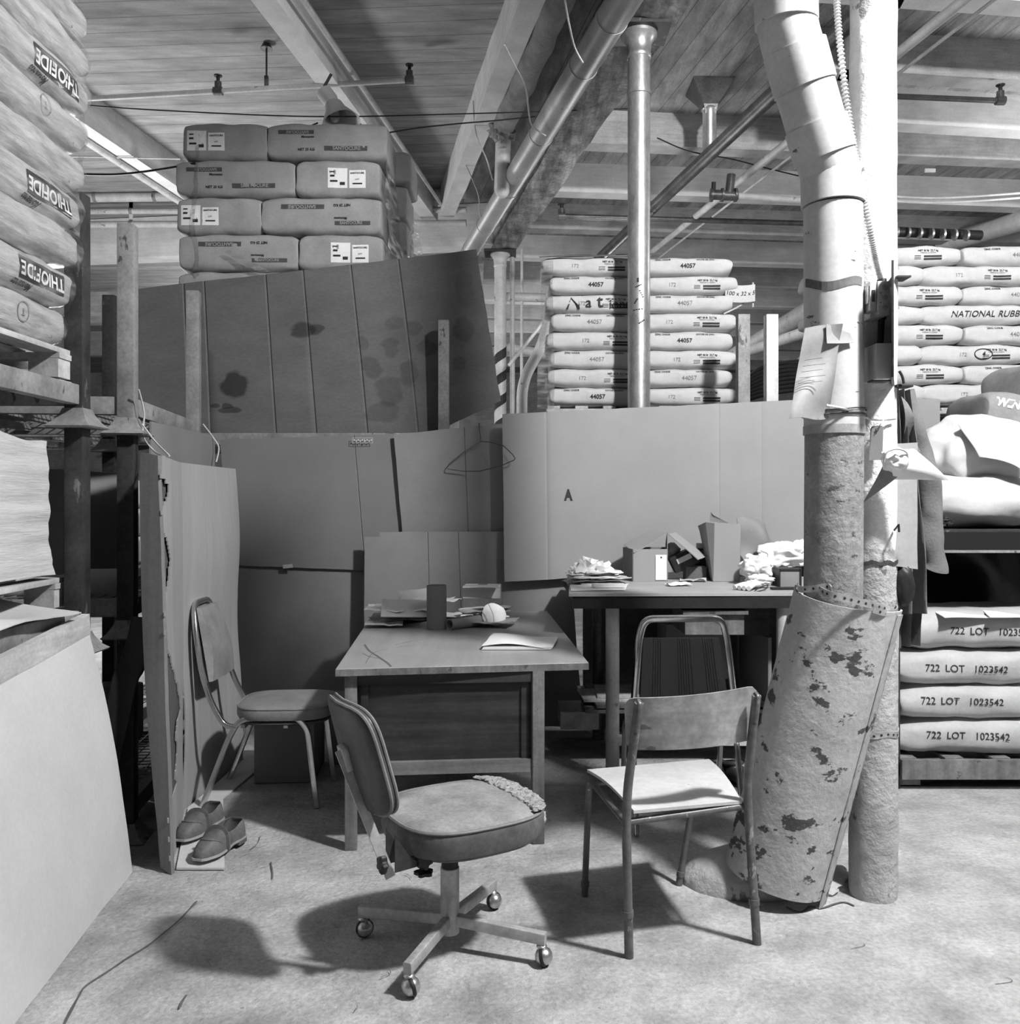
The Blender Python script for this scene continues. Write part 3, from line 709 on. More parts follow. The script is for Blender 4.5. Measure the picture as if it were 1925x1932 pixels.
# --- white zinc oxide sacks: middle stack
def zinc(no, hand=None, dark=True):
    d = [('lettering', [('t', 'ZINC OXIDE', .019, -.17, .042, dict(bold=True)), ('t', 'OXYDE DE ZINC', .017, .13, .042, dict(bold=True))], ink),
         ('stamped_number', [('t', no, .042, .0+.02*random.uniform(-1,1), -.002, dict(bold=dark))], ink if dark else inkg)]
    return d
def net(bar=True, hand=None):
    d = [('lettering', [('t', 'NET 50 lb  22.7 kg', .018, .14, .028, dict(bold=True)), ('t', 'FABRIQUE AU CANADA', .010, .14, .012, dict())], ink),
         ('printed_bars', [('q', .11, -.018, .23, -.006), ('q', .11, -.036, .23, -.024), ('q', .045, -.01, .09, -.007), ('q', .045, -.02, .09, -.017), ('q', .045, -.03, .09, -.027)], ink),
         ('stamped_number', [('t', '172', .036, -.1+.03*random.uniform(-1,1), -.004, dict())], inkg)]
    return d
def platform(x0, x1, y0, y1, z, label):
    t = thing('steel_platform', label, 'platform', ((x0+x1)/2, y0, 0))
    for x in (x0+.05, x1-.05):
        for y in (y0+.05, y1-.05):
            bm = B(); box(bm, (x, y, z/2-.03), (.07, .07, z-.06)); ob('leg', bm, steel_d, t)
    bm = B(); box(bm, ((x0+x1)/2, (y0+y1)/2, z-.03), (x1-x0, y1-y0, .06)); ob('deck', bm, steel_d, t)
zw = [Bag(.70, .42, .142, 20+i, sackw, n=3.8, wr=.010, pinch=.45) for i in range(3)]
zn = [Bag(.64, .42, .142, 25+i, sackw, n=3.8, wr=.010, pinch=.45) for i in range(3)]
YB = 6.45
platform(P(1025, 0, YB).x, P(1368, 0, YB).x, 6.25, 7.4, 1.97, 'dark steel platform under the marked zinc oxide sacks')
pallet(1.28, 1.05, 'pallet under the marked zinc oxide sacks', ((P(1025, 0, YB).x+P(1368, 0, YB).x)/2, 6.8, 1.97), 0)
xl = P(1028, 0, YB).x; xr = P(1366, 0, YB).x; zt = CH+(945-484)/F*(YB-.2)
pitch = 35.2/F*(YB-.2)
for r in range(8):
    z = zt-.066-pitch*r; j = random.uniform(-.012, .012)
    la = 'left white zinc oxide sack in the '+rowname[r]+' layer of the stack behind the shiny column'
    ra = 'right white zinc oxide sack in the '+rowname[r]+' layer of the stack behind the shiny column'
    o1 = place_bag(zw[r % 3] if r % 2 == 0 else zn[r % 3], 'zinc_oxide_sack', la, 'white sacks behind the shiny column', (xl+.33+j+.03*(r > 0), YB, z), 0,
              net() if r % 2 == 0 else zinc('44057', dark=r in (1, 7)), tilt=.008)
    place_bag(zn[(r+1) % 3] if r % 2 == 0 else zw[(r+1) % 3], 'zinc_oxide_sack', ra, 'white sacks behind the shiny column', (xr-.31-j*.5, YB, z), 0,
              zinc('44057', dark=r in (0, 4)) if r % 2 == 0 else net())
    if r == 2: decal('handwriting', [('t', 'N', .15, -.16, .0, dict(slant=.25)), ('t', 'a', .10, -.05, .0, dict()), ('t', 't', .13, .03, .01, dict()), ('t', 'iona', .09, .17, -.01, dict())], o1, ink, lambda x, zz, b=zw[2]: b.front(x, max(-.06, min(.06, zz)), .010) if abs(zz) < .06 else Vector((x, b.front(x, .05 if zz > 0 else -.05, .010).y, zz)))
    place_bag(zw[(r+2) % 3], 'zinc_oxide_sack', 'white sack at the back of the stack behind the shiny column', 'white sacks at the back of the middle stack', ((xl+xr)/2, YB+.46, z))
bm = B(); sheet(bm, P(1018, 484, 6.22), P(1250, 478, 6.22), P(1250, 480, 7.0), P(1018, 484, 7.0), .004, 12, 8, .012, 4, 2); tag(ob('cover_sheet', bm, kraft_dark), 'dark sheet lying on top of the marked zinc oxide sacks', 'sheet')
bm = B(); sheet(bm, P(1022, 490, 6.2), P(1042, 490, 6.16), P(1046, 770, 6.16), P(1012, 775, 6.2), .002, 6, 24, .03, 5, 8); tag(ob('stretch_wrap', bm, film, smooth=60), 'clear film hanging on the left edge of the marked zinc sacks', 'plastic film')
# --- white zinc oxide sacks: right stack
YD = 6.3
platform(P(1660, 0, YD).x, P(2190, 0, YD).x, 6.1, 7.3, 1.93, 'dark steel platform under the right-hand zinc oxide sacks')
pallet(1.9, 1.05, 'pallet with open slots under the right-hand zinc oxide sacks', (P(1925, 0, YD).x, 6.64, 1.93), 0, h=.14)
zd = [Bag(.738, .42, .152, 40+i, sackw, n=3.8, wr=.012, pinch=.5) for i in range(3)]
pitch = 37.4/F*(YD-.2); zt = CH+(945-462)/F*(YD-.2)
for r in range(8):
    z = zt-.07-pitch*r
    xs = (P(1690, 0, YD).x, P(1890, 0, YD).x, P(2090, 0, YD).x) if r % 2 == 0 else (P(1620, 0, YD).x, P(1815, 0, YD).x, P(2010, 0, YD).x)
    for c, x in enumerate(xs):
        x += random.uniform(-.01, .01)
        pos = ('left', 'middle', 'right')[c]
        dn = (net() if (r+c) % 2 == 0 else zinc('44058', dark=r in (5, 6)))
        if r in (3,) and c == 1: dn = []
        o = place_bag(zd[(r+c) % 3], 'zinc_oxide_sack', pos+' white zinc oxide sack, '+rowname[r]+' layer of the stack right of the white column', 'white sacks right of the white column', (x, YD, z), 0, dn, tilt=-.01)
        if r == 3 and c == 1: decal('handwriting', [('t', 'NATIONAL', .06, -.03, .0, dict(slant=.3)), ], o, ink, lambda x, zz, b=zd[(r+c) % 3]: b.front(x, zz, .006))
        if r == 3 and c == 1: decal('handwriting', [('t', 'RUBBER', .06, .25, .0, dict(slant=.3)), ], o, ink, lambda x, zz, b=zd[(r+c) % 3]: b.front(x, zz, .006))
        if r == 5 and c == 1: decal('handwriting', [('t', '4', .045, .05, .0, dict(slant=.2)), ('l', arc(.05, 0, .06, .036, 0, 360, 20), .006)], o, ink, lambda x, zz, b=zd[(r+c) % 3]: b.front(x, zz, .006))
    place_bag(zd[r % 3], 'zinc_oxide_sack', 'white sack at the back of the right-hand stack', 'white sacks at the back of the right-hand stack', (xs[1], YD+.46, z))
# --- brown 722 sacks on the low pallet at right
lot = [Bag(.95, .55, .205, 60+i, sackm, n=3.2, wr=.013, pinch=.5) for i in range(4)]
pallet(1.5, .8, 'low wooden pallet under the 722 LOT sacks at the right edge', (P(1700, 0, 4.45).x+.72, 4.82, 0), 0, h=.155, m=wood_m)
bm = B(); box(bm, (P(1700, 0, 4.4).x+.75, 4.395, .105), (1.5, .022, .095)); tag(ob('front_board', bm, wood_m), 'long board nailed across the front of the low pallet at the right', 'board')
for r in range(4):
    z = .155+.095+.172*(3-r)+(.012 if r == 0 else 0)
    o = place_bag(lot[r], 'paper_sack', rowname[r]+' sack from the top stamped 722 LOT 1023542', '722 LOT sacks', (P(1698, 0, 4.42).x+.46+(.03, .0, .01, .0)[r], 4.70, z), random.uniform(-.03, .03),
                  [('stamped_lettering', [('t', tx, .050, (-.02, -.12, -.15, -.10)[r]+dx, (0, .0, .01, .01)[r]-dx*.03, dict(bold=False, rot=-.03)) for tx, dx in (('722', -.185), ('LOT', -.075), ('1023542', .105))], ink)])
bm = B(); sheet(bm, P(1735, 1138, 4.75), P(1900, 1146, 4.9), P(1965, 1162, 4.45), P(1782, 1166, 4.36), .004, 14, 8, .01, 4, 9); tag(ob('paper_sheet', bm, paper), 'large white sheet lying on the 722 LOT sacks', 'paper')
bm = B(); sheet(bm, P(1842, 1142, 4.7), P(1965, 1150, 4.8), P(1975, 1166, 4.4), P(1868, 1164, 4.36), .003, 10, 6, .008, 4, 19); tag(ob('paper_sheet', bm, paper), 'smaller white sheet overlapping the large one on the 722 LOT sacks', 'paper')
# --- near left load: film-wrapped sacks on the top rack
pallet(1.1, 1.1, 'pallet under the wrapped sacks on the top left rack', (-2.2, 2.80, 1.865), 0)
bm = B(); box(bm, (-1.71, 3.25, 2.01), (.04, .12, .03)); 
tg = [Bag(.90, .62, .172, 80+i, sackt, n=4.2, wr=.012, pinch=.38) for i in range(4)]
kinds = ('T', 'B', 'P', 'B', 'P', 'T', 'B', 'P', 'T', 'B', 'P', 'T')
for i in range(12):
    z = 2.005+.078+.1425*i; x = -1.935+(-.055, -.025, 0, .005, .01, .02, .03, .03, .02, .0, -.03, -.05)[i]
    k_ = kinds[i]
    if k_ == 'B': dc = [('dark_band', [('q', .06, -.042, .36, .036)], ink), ('lettering', [('t', 'THIOFIDE', .066, .21, -.003, dict(rot=PI, bold=True))], paper), ('small_print', [('t', 'Monsanto', .03, .1, -.058, dict(rot=PI, bold=True))], ink)]
    elif k_ == 'T': dc = [('round_mark', [('l', arc(.14, 0, .035, .035, 0, 360, 18), .004), ('t', 'T', .035, .14, 0, dict(rot=PI))], inkg), ('stitched_end', [('l', [(.35, -.05), (.35, .05)], .006)], inkg)]
    else: dc = [('stitched_end', [('l', [(.35, -.05), (.35, .05)], .006)], inkg)]
    what = {'B': 'pale sack with dark THIOFIDE band, ', 'T': 'pale sack with round T mark, ', 'P': 'plain pale sack, '}[k_]
    place_bag(tg[i % 4], 'wrapped_sack', what+('lowest', 'second', 'third', 'fourth', 'fifth', 'sixth', 'seventh', 'eighth', 'ninth', 'tenth', 'eleventh', 'topmost')[i]+' from below in the wrapped load at top left', 'wrapped sacks at top left', (x, 2.93, z), PI/2, dc, tilt=random.uniform(-.012, .012))
bm = B(); n1_, n2_ = 46, 90; g = []
for j in range(n2_+1):
    z = 1.99+1.78*j/n2_; k = (z-2.005)/.1425; fx = k % 1; i = max(0, min(11, int(k)))
    xo = -1.935+(-.055, -.025, 0, .005, .01, .02, .03, .03, .02, .0, -.03, -.05)[i]+.31
    row = []
    for q in range(n1_+1):
        y = 2.45+.95*q/n1_; e = max(0, (q/n1_-.93)/.07)
        x = xo+.012+.012*math.cos(2*PI*(fx-.55))-.05*e*e+n1((y*1.2+z*2.0, z*6, y), 2.2, 5)*.012
        row.append(bm.verts.new((x, y, z)))
    g.append(row)
for j in range(n2_):
    for q in range(n1_): bm.faces.new((g[j][q], g[j][q+1], g[j+1][q+1], g[j+1][q]))
tag(ob('stretch_wrap', bm, film, smooth=80), 'glossy clear film stretched over the sacks at top left', 'plastic film')
# --- middle-left wrapped load and its pallet
pallet(1.1, 1.1, 'grey pallet sticking out under the wrapped load at the left edge', (-2.22, 2.83, 1.01), math.radians(3), m=timber)
bm = B(); sheet(bm, V(-2.6, 2.25, 1.62), V(-2.6, 3.35, 1.6), V(-2.6, 3.35, 1.15), V(-2.6, 2.25, 1.15), .01); bm.free()
bm = B(); box(bm, (-2.2, 2.8, 1.40), (1.0, 1.0, .50)); bmesh.ops.subdivide_edges(bm, edges=bm.edges, cuts=24, use_grid_fill=True)
for v in bm.verts:
    q = v.co.copy(); k = n1((q.x*.6, q.y*1.0+q.z*.7, q.z*9), 2.6, 3); v.co += nv((q.x, q.y, q.z*1.5), 2.5, 2)*.03; v.co.x += k*.007; v.co.y += k*.007
    if q.z > 1.6: v.co.z += n1(q, 4)*.05
wrapcl = mat('cloudy_wrap', .46, .5, var=.15, scale=5, bump=.45, bscale=3.5, stretch=(1,.5,6), bd=.03)
tag(ob('wrapped_load', bm, wrapcl, smooth=70), 'square pallet load wrapped in cloudy creased film at the left edge', 'wrapped load')
bm = B(); sheet(bm, V(-2.3, 2.35, 1.155), V(-2.3, 3.3, 1.15), V(-1.55, 3.22, 1.03), V(-1.6, 2.3, 1.02), .004, 16, 14, .05, 3.5, 4)
tag(ob('paper_sheet', bm, paper_g), 'large torn paper sheet hanging out from under the wrapped load', 'paper')
# loads deeper on the left racks
sk = [Bag(.7, .45, .2, 100+i, sackk, n=2.4, wr=.02, pinch=.6) for i in range(3)]
for r in range(6):
    place_bag(sk[r % 3], 'paper_sack', 'slumped brown sack, '+rowname[5-r]+' in the pile behind the leftmost post', 'slumped sacks behind the leftmost post', (-2.62-.02*r, 4.3, 1.87+.1+.17*r), .15*(-1)**r)
for (c, s, l, m) in (((-2.38, 4.35, 1.30), (.75, .7, .55), 'pale square load seen between the left posts on the middle rack', kraft_m),
                     ((-2.35, 4.35, .32), (.8, .8, .3), 'dark load on the bottom rack between the left posts', kraft_dark)):
    bm = B(); box(bm, c, s, bev=.02); tag(ob('carton', bm, m), l, 'carton')
cb = Bag(1.0, .8, .2, 120, sackw, n=2.6, wr=.012)
for r in range(3): place_bag(cb, 'white_sack', 'white sack on the third rack, '+('lowest', 'middle', 'topmost')[r]+' of those between the left posts', 'white sacks on the third rack', (-2.85, 5.75, 1.11+.18*r))
bm = B(); tube(bm, [(-2.7, 3.98, .99+.06), (-1.75, 4.08, .99+.06)], .07, 20); tag(ob('cloth_roll', bm, paper_g), 'pale roll lying on the middle rack between the left posts', 'roll')
# --- right rear shelf with white sacks
YT = 4.4; zt = 1.43-(1000-945)/F*YT
t = thing('steel_table', 'black steel table carrying the open white sacks at the right edge', 'table', (2.9, 4.4, 0))
bm = B(); box(bm, (2.95, 4.9, zt-.01), (2.1, 1.0, .02)); ob('table_top', bm, steel_d, t)
bm = B(); box(bm, (2.95, 4.42, zt-.055), (2.1, .05, .09)); ob('front_beam', bm, black, t)
bm = B(); box(bm, (2.95, 4.385, zt-.105), (2.1, .03, .012)); ob('beam_lip', bm, steel_g, t)
for x in (1.90, 3.95):
    for y in (4.45, 5.35): bm = B(); box(bm, (x, y, (zt-.1)/2), (.07, .07, zt-.1)); ob('leg', bm, steel_d, t)
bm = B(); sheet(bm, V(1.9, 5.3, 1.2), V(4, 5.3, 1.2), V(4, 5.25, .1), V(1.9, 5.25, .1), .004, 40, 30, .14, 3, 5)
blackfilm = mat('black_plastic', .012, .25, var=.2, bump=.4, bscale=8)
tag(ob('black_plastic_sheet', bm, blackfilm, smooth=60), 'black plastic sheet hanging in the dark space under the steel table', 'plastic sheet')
big = Bag(1.15, .7, .3, 130, sackw, n=2.5, wr=.022, pinch=.5)
place_bag(big, 'white_sack', 'full white sack lying flat on the steel table', 'open white sacks on the steel table', (P(1730, 0, 4.8).x+.5, 4.86, zt+.145))
bm = B(); c = P(1850, 0, 4.85); blob(bm, (c.x, 4.86, zt+.36), (.36, .27, .26), .22, 1.6, 12, False, 5)
for v in bm.verts: v.co += nv(v.co, 7)*.02
tag(ob('white_sack', bm, sackw, smooth=70), 'upper white sack with collapsed open mouth on the steel table', 'sack', 'open white sacks on the steel table')
bm = B(); sheet(bm, P(1812, 796, 4.66), P(1872, 803, 4.72), P(1948, 912, 4.50), P(1848, 862, 4.52), .004, 20, 20, .025, 4, 7, fn=lambda u, v: (0, .05*math.sin(u*PI), 0)); tag(ob('sack_flap', bm, sackw, smooth=60), 'stiff folded flap of the open white sack', 'sack flap')
wt = Bag(.62, .5, .27, 133, mat('sack_paper_dull', .24, .7, bump=.3, bscale=12), n=3.6, wr=.012, pinch=.4)
place_bag(wt, 'wingtack_sack', 'pale sack lettered WINGTACK behind the open white sacks', None, (P(1850, 0, 5.3).x+.22, 5.3, 1.90), 0,
          [('lettering', [('t', 'WINGTACK', .068, -.09, .05, dict(bold=2, slant=.3, rot=-.05))], paper)], tilt=.14)
place_bag(wt, 'paper_sack', 'grey sack slumped above the WINGTACK sack at the right edge', None, (P(1915, 0, 5.55).x+.27, 5.62, 2.12), .2, tilt=.1)
for k in range(2): wire([P(1880, 812+k*28, 4.95), P(1900, 811+k*26, 4.9), P(1960, 814+k*22, 4.9)], .008, rubber, ('upper' if k == 0 else 'lower')+' black cord tied round the WINGTACK sack', 'cord', 'cord')
t = thing('carton', 'brown carton marked 2X behind the hanging coat', 'carton', P(1735, 860, 5.2))
bm = B(); c = P(1735, 803, 5.2); box(bm, (c.x, c.y+.2, c.z), (.27, .35, .32), bev=.006); ob('carton_body', bm, kraft_m, t)
bm = B(); c = P(1738, 880, 5.2); box(bm, (c.x, c.y+.2, c.z-.02), (.28, .36, .12), bev=.004); cl = ob('lower_carton', bm, paper, t)
bm = B(); me = text_mesh('2X', .045, bold=True)
bm.from_mesh(me); bm.transform(Matrix.Translation(P(1756, 836, 5.0)+V(0,-.0,0)) @ Matrix.Rotation(PI/2, 4, 'X')); ob('lettering', bm, ink, t, smooth=0)
bm = B(); blob(bm, P(1770, 985, 4.45), (.06, .04, .035), .5, 5, 3); tag(ob('glove', bm, rubber), 'small dark crumpled glove on the steel table beside the coat', 'glove')
# posts behind the partition
for (px, l) in ((1402, 'darker steel post behind the pale partition'), (1455, 'pale lit steel post behind the partition beside the white duct')):
    x = P(px, 0, 5.75).x; t = thing('steel_post', l, 'post', (x, 5.75, 0))
    bm = B(); box(bm, (x, 5.75, 1.33), (.078, .07, 2.6), bev=.005); ob('post_shaft', bm, steel_g if px == 1402 else pipe_w, t)
    bm = B(); box(bm, (x, 5.75, .02), (.2, .2, .03)); ob('base_plate', bm, steel_d, t)
# coiled black hoses behind
t = thing('hose_bundle', 'bundle of shiny black hoses behind the two steel posts', 'hose', P(1450, 757, 6.2))
bm = B(); c = P(1470, 765, 6.3); box(bm, c+V(0,.3,-.04), (.6, .5, .03)); ob('shelf_board', bm, steel_d, t)
for k in range(8):
    bm = B(); tube(bm, cr([P(1416, 752-k*6, 6.2), P(1440, 745-k*7.4, 6.15), P(1480, 738-k*7.6, 6.15), P(1512, 735-k*7.6, 6.2)], 5), .016, 10); ob('hose', bm, blackfilm, t)
platform(P(1415, 0, 6.2).x, P(1530, 0, 6.2).x, 6.05, 6.5, CH+(945-757)/F*6.2-.02, 'dark stand under the black hose bundle')
# banner
t = thing('paper_banner', 'curved paper strip handwritten 100 x 32 x 5 tied by the white sacks', 'sign', P(1394, 550, 6.3))
def bf(x, z):
    k = (x/.21)**2; return P(1394, 553, 6.3)+V(x, -.02-.03*(1-k), z-.0+.045*(k-.4))
bm = B(); n = 14
for i in range(n):
    a, b = -.105+.21*i/n, -.105+.21*(i+1)/n
    q = [bf(a, -.06), bf(b, -.06), bf(b, .06), bf(a, .06)]
    A_ = [bm.verts.new(p) for p in q]; C_ = [bm.verts.new(p+V(0,.002,0)) for p in q]; bm.faces.new(A_); bm.faces.new(C_[::-1])
ob('banner_paper', bm, paper_g, t, smooth=60)
W = wm(t).inverted()
decal('handwriting', [('t', '100 x 32 x 5', .04, 0, 0, dict(slant=.2))], t, ink, lambda x, z: W @ (bf(x, z)-V(0, .003, 0)))
bm = B(); tube(bm, cr([P(1421, 533, 6.28), P(1421, 580, 6.28)], 3), .006, 6); tube(bm, cr([P(1410, 565, 6.28), P(1395, 578, 6.28), P(1366, 592, 6.28)], 4), .006, 6); ob('tie_string', bm, rope, t)
# ================================================================ cardboard partition
def csheet(name, label, TL, TR, BR, BL, m, cat='cardboard sheet', parts=None, **k):
    bm = B(); sheet(bm, TL, TR, BR, BL, **k); return tag(ob(name, bm, m, smooth=40), label, cat)
sootm = mat('cardboard_soot_stained', .115, .75, var=.16, scale=5, fine=80, bump=.05, spec=.2, coord='UV', spots=((.275,.33,.035,.085,.35),(.255,.175,.03,.02,.45),(.215,.215,.016,.016,.5),(.25,.205,.015,.02,.45),(.475,.62,.035,.05,.45),(.51,.615,.022,.035,.5),
     (.66,.35,.03,.07,.72),(.72,.45,.025,.06,.75),(.70,.22,.04,.08,.72),(.76,.3,.03,.07,.75),(.64,.5,.02,.04,.78),(.82,.42,.03,.05,.75),(.79,.55,.02,.05,.78),(.93,.5,.03,.09,.75),(.9,.3,.02,.05,.78),(.74,.6,.03,.04,.8),(.68,.12,.05,.05,.75),(.95,.75,.03,.12,.82)))
Yu = 5.9
csheet('leaning_cardboard', 'big dark stained cardboard sheet leaning high behind the steel posts', P(255, 545, Yu), P(899, 471, Yu), P(945, 757, Yu-.05), P(262, 850, Yu-.05), sootm,
       th=.008, nx=40, ny=24, amp=.02, fr=1.2, seed=2, creases=(.14, .20, .38, .49, .63, .77), cd_=.008, rag=.004,
       fn=lambda u, v: (0, .03*max(0, u-.8)*max(0, v-.3), -max(0, min(221*(1-u), 73-93*(1-u)))*.0035*v**4))
Yw = 5.68
csheet('partition_sheet', 'wide grey cardboard sheet in the upper left of the partition, with seams', P(414, 830, Yw), P(748, 818, Yw), P(768, 1080, Yw), P(440, 1066, Yw), kraft,
       th=.006, nx=24, ny=16, amp=.01, fr=1.5, seed=5, creases=(.76,), rag=.004)
csheet('partition_sheet', 'cardboard sheet under the wire hanger, left of the pale lettered sheet', P(743, 820, 5.64), P(985, 795, 5.62), P(985, 1060, 5.62), P(765, 1068, 5.64), kraft_m,
       th=.006, nx=24, ny=16, amp=.012, fr=1.6, seed=7, rag=.004, creases=(.55,))
csheet('partition_sheet', 'low cardboard sheet behind the chrome chair and desk, reaching the floor', P(430, 1040, 5.70), P(775, 1040, 5.70), V(-1.0, 5.715, .0), V(-1.85, 5.715, .0), mat('cardboard_low', .20, .85, var=.14, scale=3, fine=120, bump=.05), th=.006, nx=24, ny=20, amp=.008, fr=1.6, seed=9)
bm = B(); sheet(bm, P(533, 1066, 5.66), P(552, 1064, 5.65), P(553, 1071, 5.65), P(534, 1073, 5.66), .002, 4, 2, .01); tag(ob('torn_tape', bm, paper_g), 'tiny torn bit of tape on the seam behind the chrome chair', 'tape')
csheet('partition_sheet', 'notched cardboard sheet standing right behind the desk', P(688, 1004, 5.57), P(1071, 1002, 5.57), V(.46, 5.57, .02), V(-.915, 5.57, .02), kraft_m,
       th=.006, nx=40, ny=40, amp=.007, fr=1.6, seed=12, creases=(.31, .46), mask=lambda u, v: not (u < .075 and v < .035), rag=.003)
t = csheet('lettered_partition_sheet', 'large pale cardboard sheet with a black letter A above the bench', P(948, 781, 5.50), P(1560, 752, 5.50), P(1560, 1062, 5.50), P(952, 1098, 5.50), kraft_l,
       th=.007, nx=40, ny=20, amp=.003, fr=.9, seed=14, cd_=.003, creases=(.135, .668, .80), rag=.003)
bm = B(); bm.from_mesh(text_mesh('A', .092, bold=2)); 
for v in bm.verts: v.co.x *= .72
bm.transform(Matrix.Translation(P(1073.5, 935, 5.45)) @ Matrix.Rotation(PI/2, 4, 'X'))
_tr = BVHTree.FromPolygons([t.matrix_basis @ v.co for v in t.data.vertices], [p.vertices for p in t.data.polygons])
for v in bm.verts:
    h = _tr.ray_cast(Vector((v.co.x, 3, v.co.z)), Vector((0, 1, 0)))[0]
    if h is not None: v.co.y = h.y-.0012
ob('printed_letter', bm, ink, t, smooth=0)
# label on the seam sheet
t = [o for o in bpy.data.objects if o.name == 'partition_sheet'][0]
bm = B(); c = P(684, 831, 5.65)
for (x, z, wx, wz) in ((0, .016, .13, .002), (0, -.016, .13, .002), (-.065, 0, .002, .034), (.065, 0, .002, .034), (.012, 0, .002, .034)): box(bm, c+V(x, 0, z), (wx, .002, wz))
for k in range(9): box(bm, c+V(-.052+k*.013+(.004 if k > 4 else 0), 0, .003*(-1)**k), (.008, .002, .010))
ob('pale_label', bm, paper_g, t, smooth=0)
# dark board closing the space under the bench
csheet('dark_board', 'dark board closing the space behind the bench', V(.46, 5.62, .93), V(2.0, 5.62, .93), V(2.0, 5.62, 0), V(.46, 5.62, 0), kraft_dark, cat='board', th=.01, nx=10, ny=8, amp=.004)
# wire hanger on the partition
hw = .0032
t = thing('wire_hanger', 'wire coat hanger hooked over the top of the partition', 'hanger', P(907, 860, 5.45))
Yh = 5.60
bm = B(); tube(bm, cr([P(905, 806, 5.66), P(904, 799, 5.65), P(905, 801, 5.62), P(905, 812, 5.61), P(907, 826, Yh), P(907, 833, Yh)], 5), .0035, 6); ob('hook', bm, pipe_d, t)
bm = B(); tube(bm, [P(907, 833, Yh), P(875, 853, Yh), P(848, 875, Yh), P(844, 882, Yh), P(846, 885, Yh), P(875, 889, Yh), P(905, 889, Yh-.04), P(945, 879, Yh-.13), P(970, 868, Yh-.15), P(972, 865, Yh-.15), P(968, 858, Yh-.15), P(950, 841, Yh-.13), P(925, 834, Yh-.05), P(907, 833, Yh)], hw, 6); ob('hanger_body', bm, pipe_d, t)
# ---------------------------------------------------------------- left: tall opened carton, hanging sheet, covering sheet
t = thing('tall_carton', 'tall flattened carton with torn edge standing beside the left posts', 'carton', (-1.4, 3.9, 0))
def cpoly(pl_b, pl_t, zt, th, m, nm, seed=0, n=26, mask=None, zb=0.0, nseg=10, amp=.006):
    bm = B(); segs = []
    for k in range(len(pl_b)-1):
        for i in range(nseg+(1 if k == len(pl_b)-2 else 0)): segs.append((k, i/nseg))
    rows = []
    for j in range(n+1):
        v = j/n; r = []
        for (k, s) in segs:
            pb = Vector(pl_b[k]).lerp(Vector(pl_b[k+1]), s); pt_ = Vector(pl_t[k]).lerp(Vector(pl_t[k+1]), s)
            q = pb.lerp(pt_, v); z = zb+(zt-zb)*v
            p = V(q.x, q.y, z); p.x += n1(p, 2, seed)*amp*2; r.append(p)
        rows.append(r)
    A_ = [[bm.verts.new(p) for p in r] for r in rows]; C_ = [[bm.verts.new(p-V(th, 0, 0)) for p in r] for r in rows]
    J, I = n, len(segs)-1
    ok = [[mask is None or mask(i/I, (j+.5)/J) for i in range(I)] for j in range(J)]
    for j in range(J):
        for i in range(I):
            if not ok[j][i]: continue
            bm.faces.new((A_[j][i], A_[j][i+1], A_[j+1][i+1], A_[j+1][i])); bm.faces.new((C_[j][i], C_[j+1][i], C_[j+1][i+1], C_[j][i+1]))
            for (dj, di, a, b) in ((-1,0,(j,i),(j,i+1)), (1,0,(j+1,i+1),(j+1,i)), (0,-1,(j+1,i),(j,i)), (0,1,(j,i+1),(j+1,i+1))):
                jj, ii = j+dj, i+di
                if jj < 0 or ii < 0 or jj >= J or ii >= I or not ok[jj][ii]:
                    bm.faces.new((A_[a[0]][a[1]], A_[b[0]][b[1]], C_[b[0]][b[1]], C_[a[0]][a[1]]))
    for v in [v for v in bm.verts if not v.link_faces]: bm.verts.remove(v)
    return bm
random.seed(3)
tear = [.03+.015*random.random() for _ in range(60)]
def tearmask(u, v):
    e = 0
    if .88 < v < .95: e = .32*math.sin((v-.88)/.07*PI)
    if .66 < v < .82: e = .30*math.sin((v-.66)/.16*PI)
    if .31 < v < .56: e = .80*((.56-v)/.25)**.9
    if .14 < v <= .31: e = .46+.05*math.sin(v*60)
    e += .025+.02*math.sin(v*130)
    return u > e-.01
ob('front_panel', cpoly([(-1.295, 3.40), (-1.50, 4.10)], [(-1.362, 3.47), (-1.515, 4.10)], 1.607, .006, mat('carton_face', .29, .8, var=.08, scale=2, fine=80, bump=.08, stretch=(1,1,.15), grain=((18, 18, .3), .07)), 'a', mask=lambda u, v: tearmask(u, v), n=90, nseg=30), MATS['carton_face'], t, smooth=40)
ob('rear_panel', cpoly([(-1.50, 4.10), (-1.49, 4.95)], [(-1.515, 4.10), (-1.515, 4.93)], 1.607, .006, kraft_m, 'b', seed=3, n=24, nseg=16, amp=.012), MATS['carton_face'], t, smooth=40)
ob('inner_panel', cpoly([(-1.312, 3.42), (-1.50, 4.10)], [(-1.378, 3.49), (-1.525, 4.10)], 1.60, .006, kraft, 'c', seed=1, n=24, nseg=10), mat('carton_fluting', .09, .85, var=.15, scale=3, grain=((30, 30, .5), .3)), t, smooth=40)
bm = B(); sheet(bm, V(-1.455, 3.50, 1.62), V(-1.375, 3.475, 1.607), V(-1.295, 3.405, 0), V(-1.345, 3.43, .02), .02, 4, 30, .004, 3, 3, fn=lambda u, v: ((-.03*(1-u)*math.sin(v*PI)), 0, 0)); ob('end_flap', bm, mat('carton_edge', .16, .85, var=.12, scale=3, grain=((30, 30, .5), .1)), t, smooth=40)
bm = B()
q = [T(333, 1643), T(424, 1643), T(421, 1510), T(470, 1455), T(463, 1425), T(352, 1520)]
q[4] = V(-1.46, 4.9, 0); q[3] = V(-1.33, 4.75, 0); q[5] = V(-1.49, 4.12, 0)
